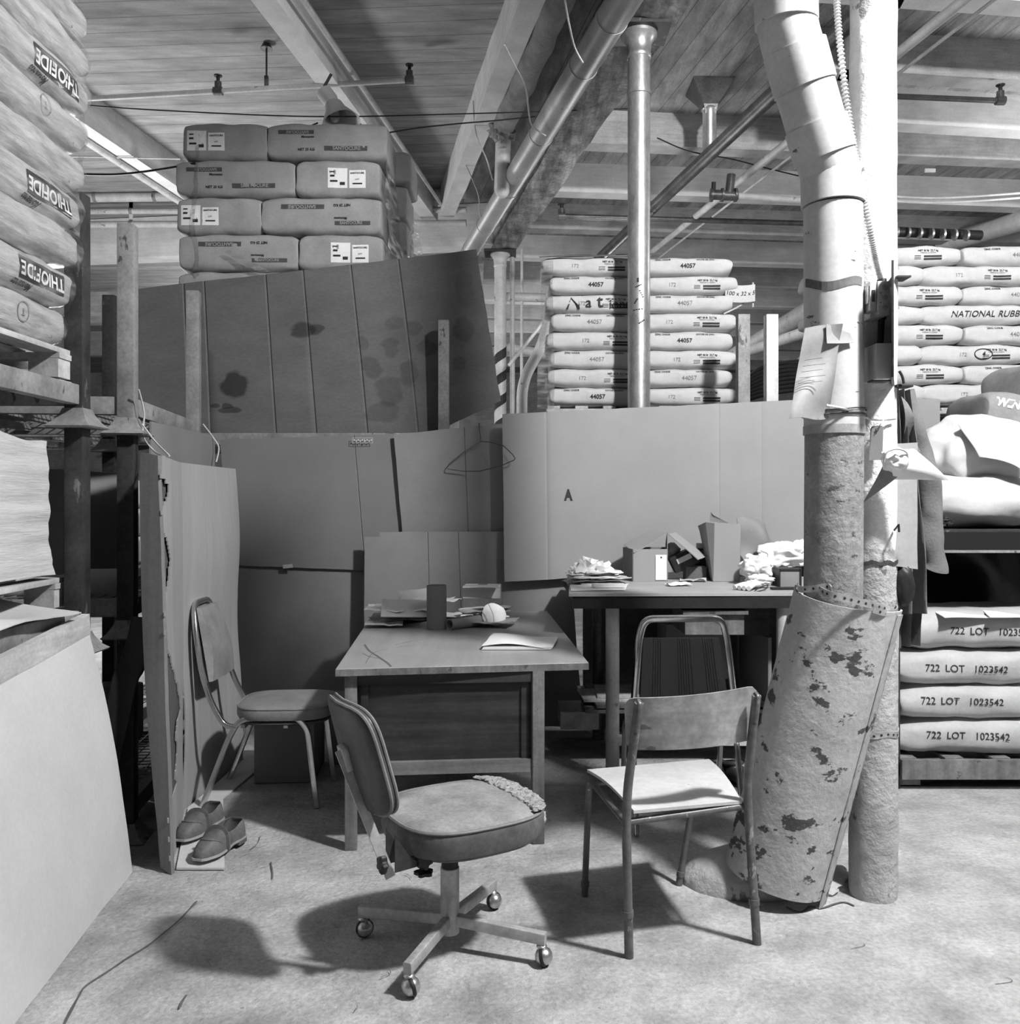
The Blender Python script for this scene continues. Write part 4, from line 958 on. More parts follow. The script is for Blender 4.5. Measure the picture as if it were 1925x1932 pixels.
lo = [bm.verts.new(p+V(0,0,.004)) for p in q]; hi = [bm.verts.new(p+V(0,0,.012)) for p in q]; bm.faces.new(lo[::-1]); bm.faces.new(hi)
for i in range(6): bm.faces.new((lo[i], lo[(i+1) % 6], hi[(i+1) % 6], hi[i]))
ob('bottom_flap', bm, mat('carton_flap', .5, .8, var=.1, scale=3), t, smooth=0)
csheet('hanging_cardboard', 'cardboard sheet tied with string to the steel rail above the tall carton', V(-1.565, 3.86, 1.775), V(-1.69, 5.07, 1.80), V(-1.70, 5.07, 1.15), V(-1.57, 3.86, 1.13), kraft, th=.008, nx=16, ny=12, amp=.012, seed=31)
for i, pts in enumerate(([P(262, 735, 3.7), P(272, 780, 3.75), P(270, 822, 3.76), P(290, 850, 3.8), P(310, 862, 3.6)], [P(383, 800, 4.95), P(402, 825, 5.0), P(413, 845, 4.98), P(408, 872, 4.93)], [P(268, 800, 3.72), P(292, 832, 3.72), P(320, 860, 3.62)])):
    wire(pts, .004, rope, ('long', 'far', 'short')[i]+' loose string tying the cardboard to the rack rail', 'string', 'string')
csheet('covering_sheet', 'large pale sheet leaning on the near left rack down to the floor', V(-1.50, 1.9, .80), V(-1.588, 3.33, .925), V(-1.463, 3.42, .0), V(-1.30, 1.9, .0), mat('pale_board', .50, .75, var=.08, scale=2.5, fine=60, bump=.06, speck=(5, .72, .6, (1,1,1))),
       cat='board', th=.006, nx=20, ny=20, amp=.014, fr=1.6, seed=33, fn=lambda u, v: (0, -.05*math.sin(v*PI)*.5, 0))
# timber edge boards of the pallet above that sheet
bm = B(); sweep(bm, [(-1.575, 2.2, .835), (-1.59, 3.34, .955)], rect(.03, .105), up=(0,0,1)); tag(ob('edge_board', bm, timber), 'rough wooden board lying along the top of the pale leaning sheet', 'board')
bm = B(); p = cr([P(272, 1165, 3.62), P(266, 1200, 3.60), P(250, 1255, 3.58), P(237, 1280, 3.56), P(222, 1350, 3.55), P(205, 1420, 3.55), P(200, 1470, 3.55)], 5); sweep(bm, p, rect(.022, .10, .008), up=(1, .2, 0)); tag(ob('curved_board', bm, rubber), 'dark curved strip standing against the second steel post', 'strip')
# ---------------------------------------------------------------- loafers
def shoe(label, loc, rz, L=.285, W=.052):
    t = thing('loafer', label, 'shoe', loc, rz, 'pair of loafers on the carton flap')
    ns, na = 26, 12
    def wid(s): return W*(.30+.70*min(1, (s/.22))**.55)*(1-.30*math.exp(-((s-.62)/.14)**2)*.7)*(1 if s < .9 else 1-.35*((s-.9)/.1)**2)
    def hgt(s): return .022+.03*min(1, s/.12)**.6+(.028*max(0, min(1, (s-.12)/.35))) if s < .47 else (.08-.018*math.sin(min(1, (s-.47)/.38)*PI)+.01*max(0, s-.7))
    bm = B()
    for sd in (-1, 1):
        rows = []
        for i in range(ns+1):
            s = i/ns; opn = 0 if s < .45 else min(1, (s-.45)/.09)
            amax = PI/2*(1-.42*opn); r = []
            for j in range(na+1):
                a = amax*j/na; x = sd*wid(s)*(math.cos(a)**.7 if math.cos(a) > 1e-6 else 0); z = .012+hgt(s)*math.sin(a)**.8 if a > 0 else .012
                r.append(bm.verts.new((x+.006*math.sin(s*PI), -L/2+s*L, z)))
            rows.append(r)
        for a_, c_ in zip(rows, rows[1:]):
            for j in range(na): bm.faces.new((a_[j], a_[j+1], c_[j+1], c_[j]))
        if sd == -1: R0 = rows
        else: R1 = rows
    for q in (0, -1):
        for j in range(na): bm.faces.new((R0[q][j], R1[q][j], R1[q][j+1], R0[q][j+1]))
    bmesh.ops.remove_doubles(bm, verts=bm.verts, dist=.0012)
    bmesh.ops.recalc_face_normals(bm, faces=bm.faces)
    bmesh.ops.solidify(bm, geom=bm.faces[:], thickness=.003)
    ob('upper', bm, leather, t, world=False, smooth=50)
    out = [(wid(i/ns)+.004, -L/2-.003+(L+.006)*i/ns) for i in range(ns+1)]
    bm = B(); pl = [(x+.006*math.sin(i/ns*PI), y) for i, (x, y) in enumerate(out)]+[(-x+.006*math.sin((ns-i)/ns*PI), y) for i, (x, y) in enumerate(reversed(out))]
    def ext(pl, z0, z1):
        a = [bm.verts.new((x, y, z0)) for x, y in pl]; b = [bm.verts.new((x, y, z1)) for x, y in pl]
        bm.faces.new(a[::-1]); bm.faces.new(b)
        for i in range(len(pl)): bm.faces.new((a[i], a[(i+1) % len(pl)], b[(i+1) % len(pl)], b[i]))
    ext(pl, .008, .017); ob('sole', bm, mat('sole_edge', .3, .7), t, world=False)
    bm = B(); k = int(ns*.72); hp = [p for p in pl if p[1] > -L/2+.72*L]; ext(hp, -.006, .010); ob('heel', bm, leather, t, world=False)
    bm = B(); ip = [(x*.86, y*.98) for x, y in pl if y > -L/2+.42*L]; ext(ip, .019, .021); ob('insole', bm, leather_in, t, world=False)
    bm = B(); pts = []
    for j in range(17):
        a = PI*j/16; s = .40+.05*math.sin(a)
        c = math.cos(a); pts.append((wid(s)*abs(c)**.7*(1 if c > 0 else -1)*1.06+.006, -L/2+s*L, .012+hgt(s)*math.sin(a)**.8*1.04 if math.sin(a) > 1e-4 else .012))
    sweep(bm, pts, rect(.020, .006), up=(0, -1, .3)); ob('strap', bm, leather, t, world=False)
    bm = B(); pts = []
    for j in range(17):
        a = PI*(.12+.76*j/16); s = .34-.16*math.sin(a)**2; c = math.cos(a)
        pts.append((wid(s)*abs(c)**.7*(1 if c > 0 else -1)+.004, -L/2+s*L, .013+hgt(s)*math.sin(a)**.8*1.02))
    tube(bm, pts, .0022, 6); ob('moccasin_seam', bm, leather, t, world=False)
    return t
s1 = shoe('worn loafer in front, nearer the camera, on the edge of the carton flap', (-1.180, 3.60, .022), -math.radians(14))
s2 = shoe('worn loafer behind, close against the torn carton edge', (-1.330, 3.80, .022), -math.radians(10))
# ---------------------------------------------------------------- box under the chrome chair
t = thing('carton', 'plain closed carton on the floor under the chrome chair', 'carton', (-1.12, 4.65, 0))
bm = B(); box(bm, (-1.155, 4.69, .150), (.30, .38, .29), rz=math.radians(4), bev=.004); ob('carton_body', bm, kraft, t)
bm = B(); box(bm, (-1.155, 4.69, .297), (.302, .382, .004), rz=math.radians(4)); ob('top_flaps', bm, kraft_m, t)
bm = B(); box(bm, (-.86, 4.98, .17), (.26, .3, .34), rz=.1, bev=.004); tag(ob('carton', bm, kraft), 'second carton in shade between the chrome chair and the desk', 'carton')
# ---------------------------------------------------------------- chrome side chair, left
def seatcushion(bm, c, ax, ay, rx, ry, h, n=3.4, crown=.012):
    """rounded cushion; ax, ay unit vectors; super-ellipse plan"""
    nA, prof = 44, [(.86, 0), (.97, .10), (1.0, .35), (1.0, .72), (.985, .9), (.95, .985), (.8, 1.0), (.5, 1.0), (.2, 1.0)]
    rings = []
    for (k, z) in prof:
        r = []
        for i in range(nA):
            a = 2*PI*i/nA; ca, sa = math.cos(a), math.sin(a)
            u = abs(ca)**(2/n)*(1 if ca > 0 else -1)*k; v = abs(sa)**(2/n)*(1 if sa > 0 else -1)*k
            r.append(bm.verts.new(Vector(c)+ax*(u*rx)+ay*(v*ry)+V(0, 0, z*h+(crown*(1-k*k) if z > .9 else 0))))
        rings.append(r)
    for A_, C_ in zip(rings, rings[1:]):
        for j in range(nA): bm.faces.new((A_[j], A_[(j+1) % nA], C_[(j+1) % nA], C_[j]))
    bm.faces.new(rings[0][::-1]); bm.faces.new(rings[-1])
    return [Vector(v.co) for v in rings[4]]
t = thing('chrome_side_chair', 'chrome-framed padded side chair standing at the left against the tall carton', 'chair', (-1.15, 4.3, 0))
Yn, Yf = 4.14, 4.56
def sidep(px, py, Y=4.14): return P(px, py, Y)
legp = [sidep(382, 1521), sidep(432, 1392), sidep(452, 1357), sidep(555, 1350), sidep(580, 1372), sidep(598, 1526)]
legp[0].z = .012; legp[-1].z = .005
hoop = [sidep(446, 1373), sidep(423, 1368), sidep(400, 1330), sidep(380, 1275), sidep(352, 1142)]
dY = V(0, .40, 0); bp = rect(.026, .022, .005)
for (nm_, o_) in (('near_leg_frame', V(0,0,0)), ('far_leg_frame', dY)):
    bm = B(); sweep(bm, fillet([p+o_ for p in legp], .09, 6), bp, up=(0, 1, 0)); ob('leg_frame', bm, chrome, t)
pts = [p for p in hoop]; top = V(0, .05, .045)
full = [hoop[0], hoop[1], hoop[2], hoop[3]+V(0,.01,0), hoop[4].lerp(hoop[3],.3)+V(0,.05,0), hoop[4]+V(0,.10,0), hoop[4]+V(0,.30,0), hoop[4].lerp(hoop[3],.3)+V(0,.35,0), hoop[3]+V(0,.39,0), hoop[2]+dY, hoop[1]+dY, hoop[0]+dY]
bm = B(); sweep(bm, fillet(full, .09, 5), bp); ob('back_frame', bm, chrome, t)
bm = B(); c = [(hoop[4]*.93+hoop[3]*.07)+V(.015,.2,0), (hoop[3]*.75+hoop[2]*.25)+V(.015,.2,0)]
n_ = 10; rows = []
for i in range(n_+1):
    k = i/n_; p = c[0].lerp(c[1], k); wy = .125+.05*k; th = .028*math.sin(PI*min(1, max(.08, k*.9+.05)))+.010
    rows.append([bm.verts.new(p+V(a, b, 0)) for a, b in ((0,-wy),(th,-wy*.92),(th+.008,0),(th,wy*.92),(0,wy),(-.006,wy*.9),(-.006,-wy*.9))])
for A_, C_ in zip(rows, rows[1:]):
    for j in range(7): bm.faces.new((A_[j], A_[(j+1) % 7], C_[(j+1) % 7], C_[j]))
bm.faces.new(rows[0][::-1]); bm.faces.new(rows[-1]); ob('backrest', bm, vinyl, t, smooth=50)
bm = B(); rim = seatcushion(bm, (-1.075, 4.325, .405), V(.97, .06, 0), V(-.06, 1, 0), .235, .215, .065); o = ob('seat', bm, vinyl, t, smooth=50)
bm = B(); tube(bm, [p+V(0,0,.001) for p in rim], .005, 6, closed=True, caps=False); ob('piping', bm, vinyl, o)
bm = B(); seatcushion(bm, (-1.075, 4.325, .385), V(.97, .06, 0), V(-.06, 1, 0), .22, .2, .02, crown=0); ob('seat_base', bm, vinyl_d, t)
bm = B(); box(bm, (-1.05, 4.345, .375), (.02, .36, .018)); box(bm, (-1.25, 4.345, .375), (.02, .36, .018)); ob('cross_bar', bm, chrome_o, t)
# ---------------------------------------------------------------- desk
DZ = .75
t = thing('desk', 'wooden desk with laminate top and dark panelled front, in the middle', 'desk', (-.2, 4.5, 0))
FL, FR_, BR_, BL_ = V(-.706, 3.60, DZ), V(.331, 3.745, DZ), V(.23, 5.50, DZ), V(-.83, 5.42, DZ)
bm = B(); q = [FL, FR_, BR_, BL_]
hi = [bm.verts.new(p) for p in q]; lo = [bm.verts.new(p-V(0,0,.030)) for p in q]; bm.faces.new(hi[::-1]); bm.faces.new(lo)
for i in range(4): bm.faces.new((hi[i], hi[(i+1) % 4], lo[(i+1) % 4], lo[i]))
bmesh.ops.bevel(bm, geom=bm.edges[:], offset=.002, segments=1, affect='EDGES')
o = ob('desk_top', bm, desktop, t, smooth=20)
bm = B(); a = FL-V(0,.002,.016); b = FR_-V(0,.002,.016); sweep(bm, [a, b], rect(.003, .027), up=(0,0,1)); ob('edge_band', bm, worn if 'worn' in globals() else wood_m, o)
ang = math.atan2(.145, 1.037)
LL = (V(-.625, 3.655, 0), V(.133, 3.735, 0), V(.10, 5.35, 0), V(-.73, 5.27, 0))
# leg positions read from the floor
LL = (T(661, 1604)+V(0,.02,0), T(1015, 1592)+V(0,.02,0), V(.03, 5.38, 0), V(-.74, 5.30, 0))
for p in LL:
    bm = B(); box(bm, (p.x, p.y, .36), (.050, .050, .72), rz=ang, bev=.003); ob('leg', bm, wood_m, t)
def panel(nm_, a, b, z0, z1, th, m, dy=0):
    bm = B(); a = Vector(a); b = Vector(b); d = (b-a); L = d.length; rz = math.atan2(d.y, d.x); c = (a+b)/2
    box(bm, (c.x, c.y+dy, (z0+z1)/2), (L, th, z1-z0), rz=rz); return ob(nm_, bm, m, t)
panel('front_panel', LL[0], LL[1], .345, .70, .015, wood_d, .02)
panel('top_rail', LL[0], LL[1], .675, .72, .03, wood_d, .0)
panel('bottom_rail', LL[0], LL[1], .300, .352, .030, mat('rail_wood', .14, .5, var=.2, grain=((1.2, 1.2, 22), .3)), .0)
for k in (.07, .93):
    a = LL[0].lerp(LL[1], k); bm = B(); box(bm, (a.x, a.y+.008, .51), (.03, .012, .34), rz=.1); ob('panel_batten', bm, wood_d, t)
panel('side_panel', LL[1], LL[2], .30, .72, .018, wood_d); panel('side_panel', LL[0], LL[3], .42, .72, .018, wood_d); panel('back_panel', LL[3], LL[2], .40, .72, .018, wood_d)
bm = B()
for k, pts in enumerate((((690, 1252), (700, 1236), (716, 1228), (735, 1224)), ((684, 1232), (700, 1240), (722, 1243)), ((688, 1216), (697, 1228), (712, 1238), (730, 1250), (738, 1258)), ((745, 1217), (770, 1211), (800, 1206)), ((748, 1222), (775, 1218)), ((860, 1208), (880, 1204), (905, 1206)))):
    pp = cr([T(x, y, DZ) for x, y in pts], 5); wd = .010 if k == 2 else .003
    for a, b in zip(pp, pp[1:]):
        d_ = (b-a).normalized(); n_ = V(-d_.y, d_.x, 0)*wd/2; z_ = V(0, 0, .0008)
        bm.faces.new([bm.verts.new(q) for q in (a-n_+z_, b-n_+z_, b+n_+z_, a+n_+z_)])
ob('surface_scratches', bm, mat('scratch_dark', .12, .6), [q for q in kids(t) if q.name.startswith('desk_top')][0], smooth=0)
# things on the desk
def psheet(name, label, c, w_, d_, rz, m=paper, th=.0015, amp=.006, seed=0, tilt=0, group=None, z=0, curl=0, cat='paper'):
    bm = B(); M = Matrix.Translation(Vector(c)) @ Matrix.Rotation(rz, 4, 'Z') @ Matrix.Rotation(tilt, 4, 'Y')
    n = 8; g = []
    for s in (0, 1):
        g.append([[bm.verts.new(M @ V(-w_/2+w_*i/n, -d_/2+d_*j/n, abs(n1((i*.3, j*.3, seed), 1, seed))*amp*2+curl*((i/n-.5)*2)**2+s*th)) for i in range(n+1)] for j in range(n+1)])
    for j in range(n):
        for i in range(n):
            bm.faces.new((g[1][j][i], g[1][j][i+1], g[1][j+1][i+1], g[1][j+1][i])); bm.faces.new((g[0][j][i], g[0][j+1][i], g[0][j+1][i+1], g[0][j][i+1]))
    for i in range(n):
        for (j) in (0, n):
            bm.faces.new((g[0][j][i], g[0][j][i+1], g[1][j][i+1], g[1][j][i])); bm.faces.new((g[0][i][j], g[0][i+1][j], g[1][i+1][j], g[1][i][j]))
    return tag(ob(name, bm, m, smooth=50), label, cat, group)
random.seed(11)
pl = 'loose sheet in the untidy heap of papers at the left of the desk'
for k in range(22):
    px = random.uniform(730, 925); py = random.uniform(1148, 1180); c = T(px, py, DZ+.004)
    c.z = DZ+.003+k*.0042*(1 if px < 850 else .7); c.y = min(c.y, 5.25)
    psheet('paper_sheet', pl, c, random.uniform(.2, .29), random.uniform(.16, .22), random.uniform(-.7, .7), (paper, paper_g, kpaper, paper)[k % 4], .003, .012, k, random.uniform(-.06, .06), 'heap of papers on the desk')
psheet('envelope', 'large pale envelope on top of the paper heap, left of the cardboard tube', T(768, 1146, DZ+.10)+V(0,-.05,0), .26, .17, .05, paper_g, .004, .004, 3, .05, cat='envelope').rotation_euler = (.45, 0, .03)
psheet('receipt_sheet', 'curled printed sheet standing behind the envelope on the desk', P(783, 1128, 4.98), .18, .10, .1, paper_g, .001, .006, 9, 0, curl=.01).rotation_euler = (1.0, 0, .1)
psheet('folded_paper', 'folded pale paper at the left front corner of the paper heap', T(725, 1178, DZ+.012), .20, .16, .1, paper_g, .008, .01, 21, .03)
t = thing('cardboard_tube', 'tall brown cardboard tube standing upright on the desk', 'tube', T(824, 1186, DZ))
c = V(-.390, 4.73, DZ); bm = B(); n = 32
lathe(bm, [(.049, .002), (.053, 0), (.053, .232), (.049, .233), (.048, .1)], Matrix.Translation(c), n, cap=False); ob('tube_wall', bm, kraft, t, smooth=50)
bm = B(); lathe(bm, [(.048, .218), (.010, .218)], Matrix.Translation(c), n, cap=False); ob('end_disc', bm, kraft_m, t)
t = thing('cardboard_tube', 'short torn cardboard tube lying on its side on the desk', 'tube', V(-.24, 4.76, DZ))
a = V(-.318, 4.68, DZ+.031); b = V(-.165, 4.84, DZ+.030); bm = B(); lathe(bm, [(.023, .001), (.029, 0), (.029, (b-a).length), (.023, (b-a).length)], axis(a, b-a), 24, cap=False); lathe(bm, [(.023, 0), (.023, (b-a).length)], axis(a, b-a), 24, cap=False)
ob('tube_wall', bm, kraft_m, t, smooth=50)
bm = B(); lathe(bm, [(.022, .05), (.0, .051)], axis(a, b-a), 20, cap=False); ob('tube_inside', bm, black, t)
t = thing('small_carton', 'small carton sealed with brown tape standing at the back of the desk', 'carton', (-.165, 5.2, DZ))
bm = B(); box(bm, (-.163, 5.26, DZ+.092), (.215, .17, .182), rz=-.06, bev=.004); ob('carton_body', bm, mat('pale_carton', .42, .8, var=.08), t)
bm = B(); box(bm, (-.163, 5.172, DZ+.088), (.218, .004, .052), rz=-.06); box(bm, (-.163, 5.26, DZ+.184), (.05, .175, .003), rz=-.06); ob('tape_band', bm, kraft_dark, t)
bm = B(); sheet(bm, V(-.27, 5.165, DZ+.187), V(-.07, 5.155, DZ+.187), V(-.065, 5.10, DZ+.178), V(-.275, 5.12, DZ+.19), .003, 6, 3, .006, 5, 1); ob('lid_flap', bm, kraft_m, t)
t = thing('dust_mask', 'white cup dust mask lying on a dark holder on the desk', 'mask', (-.09, 4.85, DZ))
M = axis((-.085, 4.84, DZ+.062), (.25, -.75, .45)); bm = B(); lathe(bm, [(.066, -.004), (.070, .0), (.062, .010), (.044, .020), (.022, .026), (.0, .028)], M, 28, cap=False)
for v in bm.verts: v.co += nv(v.co, 16)*.012
ob('mask_cup', bm, paper, t, smooth=60)
bm = B(); blob(bm, (-.105, 4.87, DZ+.036), (.055, .05, .045), .3, 3, 4, True, 3); ob('mask_body', bm, rubber, t)
bm = B(); tube(bm, cr([(-.115, 4.78, DZ+.125), (-.09, 4.76, DZ+.07), (-.085, 4.775, DZ+.01)], 5), .002, 6); ob('elastic', bm, rope, t)
t = thing('notepad', 'open white pad of paper lying near the front right of the desk', 'notepad', T(975, 1216, DZ))
q = [T(909, 1227, DZ), T(1040, 1227, DZ), T(1051, 1208, DZ), T(935, 1207, DZ)]
for k in range(3):
    bm = B(); lo = [bm.verts.new(p+V(.004*k, .003*k, .002+k*.005)) for p in q]; hi = [bm.verts.new(p+V(.004*k, .003*k, .006+k*.005)) for p in q]; bm.faces.new(lo[::-1]); bm.faces.new(hi)
    for i in range(4): bm.faces.new((lo[i], lo[(i+1) % 4], hi[(i+1) % 4], hi[i]))
    ob('pad_block', bm, (paper_g, paper, paper)[k], t, smooth=0)
bm = B(); sheet(bm, q[3]+V(-.01,.01,.026), q[2]+V(-.03,.0,.02), q[1]+V(-.03,0,.018), q[0]+V(0,0,.020), .0015, 16, 8, .012, 5, 3, fn=lambda u, v: (0, .018*math.sin(u*PI*1.2)*(.3+v*.4), 0)); ob('turned_sheet', bm, paper, t)
# ---------------------------------------------------------------- bench
BZ = .965
t = thing('workbench', 'high work bench with pale board top and round legs under the lettered sheet', 'bench', (1.0, 4.9, 0))
bm = B(); q = [V(.295, 4.46, BZ), V(1.86, 4.50, BZ), V(1.86, 5.47, BZ), V(.365, 5.47, BZ)]
hi = [bm.verts.new(p) for p in q]; lo = [bm.verts.new(p-V(0,0,.014)) for p in q]; bm.faces.new(hi[::-1]); bm.faces.new(lo)
for i in range(4): bm.faces.new((hi[i], hi[(i+1) % 4], lo[(i+1) % 4], lo[i]))
ob('bench_top', bm, benchtop, t, smooth=0)
bm = B(); box(bm, (1.08, 4.50, .920), (1.53, .03, .062), rz=.02); box(bm, (1.08, 4.98, .928), (1.50, .93, .045)); ob('apron', bm, mat('apron_wood', .02, .5, var=.3), t)
for (x, y) in ((.525, 4.56), (1.40, 4.56), (.53, 5.35), (1.40, 5.35)):
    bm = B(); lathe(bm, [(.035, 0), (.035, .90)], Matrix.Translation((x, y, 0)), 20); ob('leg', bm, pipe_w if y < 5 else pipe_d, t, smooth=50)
bm = B(); box(bm, (1.05, 5.02, .315), (1.30, .62, .018)); box(bm, (1.0, 5.0, .34), (1.1, .55, .016), rz=.03); ob('lower_shelf', bm, wood_m, t)
bm = B(); box(bm, (.96, 4.56, .205), (.84, .05, .045)); ob('stretcher', bm, paper_g, t)
bm = B(); box(bm, (1.04, 4.70, .80), (.30, .35, .10)); box(bm, (1.04, 4.69, .865), (.33, .38, .02)); ob('drawer', bm, wood_m, t)
bm = B(); box(bm, (1.27, 4.75, .81), (.22, .03, .19)); ob('side_board', bm, wood_d, t)
bm = B(); 
for x in (.56, 1.355): box(bm, (x, 4.52, .893), (.03, .01, .004))
ob('steel_clip', bm, paper, t)
bm = B(); box(bm, (1.35, 5.0, .45), (.02, .5, .5), rz=.15); tag(ob('leaning_board', bm, kraft_m), 'pale board leaning under the right end of the bench', 'board')
bm = B(); box(bm, (1.03, 5.05, .60), (.34, .3, .3), bev=.004); tag(ob('carton', bm, kraft), 'carton standing on the shelf under the bench', 'carton')
for k, (x, y, w_, rz) in enumerate(((.64, 4.95, .5, .05), (.70, 4.98, .44, -.04))):
    bm = B(); box(bm, (x, y, .352+.012*k), (w_, .3, .010), rz=rz); tag(ob('flat_board', bm, timber), ('lower' if k == 0 else 'upper')+' of two thin boards sticking out left on the shelf under the bench', 'board')
bm = B(); box(bm, (.40, 5.25, .17), (.22, .3, .10)); tag(ob('wooden_crate', bm, timber), 'low wooden crate in shade between desk and bench', 'crate')
# papers at the left end of the bench
random.seed(5)
for k in range(12):
    c = T(random.uniform(1110, 1150), random.uniform(1098, 1103), BZ); c.z = BZ+.003+.0062*k; c.y = min(5.15, c.y)
    psheet('paper_sheet', 'loose sheet in the stacked papers at the left end of the bench', c, random.uniform(.2, .28), random.uniform(.15, .2), random.uniform(-.2, .2), (paper, paper_g)[k % 2], .004, .008, 40+k, random.uniform(-.04, .04), 'stacked papers on the bench')
for k, (px, s) in enumerate(((1106, .09), (1135, .08), (1085, .06))):
    bm = B(); blob(bm, P(px, 1073+5*k, 5.0), (s*.6, s*.5, s*.5), .7, 3, k+4, False, 3, ridge=True); tag(ob('crumpled_paper', bm, paper), ('left', 'right', 'lower left')[k]+' crumpled paper on top of the stacked papers on the bench', 'paper')
bm = B(); q = T(1130, 1104, BZ); sheet(bm, P(1075, 1090, 4.95), P(1185, 1102, 4.95), P(1180, 1112, 4.60), P(1078, 1114, 4.57), .002, 8, 5, .004, 3, 2); 
for v in bm.verts: v.co.z = BZ+.003+(v.co.z-BZ)*.08
tag(ob('paper_sheet', bm, paper), 'single large sheet at the front left corner of the bench', 'paper')
bm = B(); c = T(1148, 1110, BZ); box(bm, (c.x, c.y, BZ+.016), (.17, .06, .018), rz=.02); tag(ob('white_booklet', bm, paper), 'thin white booklet in front of the stacked papers on the bench', 'booklet')
psheet('torn_paper', 'torn white paper between the two boxes on the bench', T(1280, 1104, BZ+.004), .13, .08, .2, paper, .002, .012, 71)
psheet('torn_paper', 'flat torn paper close to the dark box on the bench', T(1308, 1096, BZ+.004), .15, .09, -.2, paper_g, .002, .014, 72)
# open box
t = thing('open_carton', 'open pale carton with raised flap and white tag on the bench', 'carton', (.83, 5.28, BZ))
def quadplate(nm_, q, m, th=.004, par=None):
    bm = B(); q = [Vector(p) for p in q]; n = (q[1]-q[0]).cross(q[3]-q[0]).normalized()*th
    a = [bm.verts.new(p) for p in q]; b = [bm.verts.new(p+n) for p in q]; bm.faces.new(a[::-1]); bm.faces.new(b)
    k = len(q)
    for i in range(k): bm.faces.new((a[i], a[(i+1) % k], b[(i+1) % k], b[i]))
    return ob(nm_, bm, m, par or t, smooth=0)
x0, x1, xb = P(1195, 0, 5.13).x, P(1259, 0, 5.13).x, P(1176, 0, 5.38).x
z1 = P(0, 1036, 5.13).z; y0, y1 = 5.13, 5.36
quadplate('front_wall', [(x0, y0, BZ+.001), (x1, y0, BZ+.001), (x1, y0, z1), (x0, y0, z1)], kraft_l)
quadplate('left_wall', [(xb, y1, BZ+.001), (x0, y0, BZ+.001), (x0, y0, z1), (xb, y1, z1)], kraft)
quadplate('right_wall', [(x1, y0, BZ+.001), (x1+.03, y1, BZ+.001), (x1+.03, y1, z1+.02), (x1, y0, z1+.10)], kraft_m)
quadplate('back_wall', [(xb, y1, BZ+.001), (x1+.03, y1, BZ+.001), (x1+.03, y1, z1), (xb, y1, z1)], kraft)
bm = B(); sheet(bm, P(1177, 1028, 5.36), P(1234, 997, 5.36), P(1258, 1006, 5.16), P(1196, 1042, 5.12), .004, 12, 6, .01, 6, 2); ob('lid_flap', bm, kraft_l, t)
quadplate('white_tag', [(x1-.068, y0-.008, BZ+.01), (x1-.004, y0-.008, BZ+.01), (x1-.004, y0-.008, BZ+.155), (x1-.068, y0-.008, BZ+.155)], paper, .001)
bm = B(); lathe(bm, [(.005, 0), (.0, .001)], axis((x1-.036, y0-.011, BZ+.14), (0, -1, 0)), 12, cap=False); ob('tag_eyelet', bm, ink, t)
bm = B(); sheet(bm, P(1262, 1006, 5.2), P(1275, 1004, 5.3), P(1334, 1050, 5.2), P(1318, 1056, 5.08), .005, 8, 8, .006, 4, 3); tag(ob('folded_card', bm, kraft_l), 'folded card sloping down to the right from the open carton', 'card')
# dark things behind
t = thing('dark_package', 'dark printed package tilted behind the open carton on the bench', 'package', P(1290, 1060, 5.25))
bm = B(); M = Matrix.Translation(P(1290, 1056, 5.25)) @ Matrix.Rotation(-.45, 4, 'Y'); box(bm, (0,0,0), (.16, .08, .10), M=M, bev=.012); ob('package_body', bm, rubber, t)
bm = B(); box(bm, (0,-.042,.01), (.09, .003, .03), M=M); ob('package_label', bm, paper_g, t)
bm = B(); blob(bm, P(1268, 1040, 5.3), (.045, .04, .05), .3, 3, 8, False, 3); tag(ob('crumpled_wrapper', bm, kpaper), 'crumpled wrapper against the right side of the open carton', 'wrapper')
t = thing('dark_bottle', 'dark squat container with pale cap behind the upright bag', 'bottle', P(1322, 1060, 5.3))
c = T(1322, 1090, BZ); c.y = 5.38; c.x = P(1322, 0, 5.38).x; c.z = BZ
bm = B(); lathe(bm, [(.05, 0), (.052, .02), (.052, .13), (.04, .16), (.022, .17), (.022, .18)], Matrix.Translation(c), 24); ob('bottle_body', bm, rubber, t)
bm = B(); lathe(bm, [(.026, .18), (.026, .21)], Matrix.Translation(c), 20); ob('cap', bm, paper_g, t)
bm = B(); box(bm, (P(1315, 0, 5.2).x, 5.26, BZ+.04), (.12, .10, .08), bev=.004); tag(ob('dark_box', bm, kraft_dark), 'low dark box between the package and the upright bag', 'box')
# upright bag
t = thing('kraft_paper_bag', 'upright square-bottomed kraft bag with flared torn top on the bench', 'bag', (1.27, 5.2, BZ))
X0, X1, Xl = P(1347, 0, 5.12).x, P(1396, 0, 5.12).x, P(1334, 0, 5.3).x
zt = P(0, 987, 5.12).z
quadplate('bag_front', [(X0-.003, 5.12, BZ+.002), (X1-.002, 5.12, BZ+.002), (X1, 5.10, zt-.004), (X0, 5.10, zt)], kraft_l, .003)
quadplate('bag_side', [(Xl+.01, 5.27, BZ+.002), (X0-.003, 5.12, BZ+.002), (X0, 5.10, zt), (X0-.04, 5.14, zt+.005), (Xl-.055, 5.28, zt-.02), (Xl-.03, 5.28, zt-.10)], kraft_m, .003)
quadplate('bag_side', [(X1-.002, 5.12, BZ+.002), (X1+.03, 5.3, BZ+.002), (X1+.04, 5.3, zt-.03), (X1, 5.10, zt-.004)], kraft_m, .003)
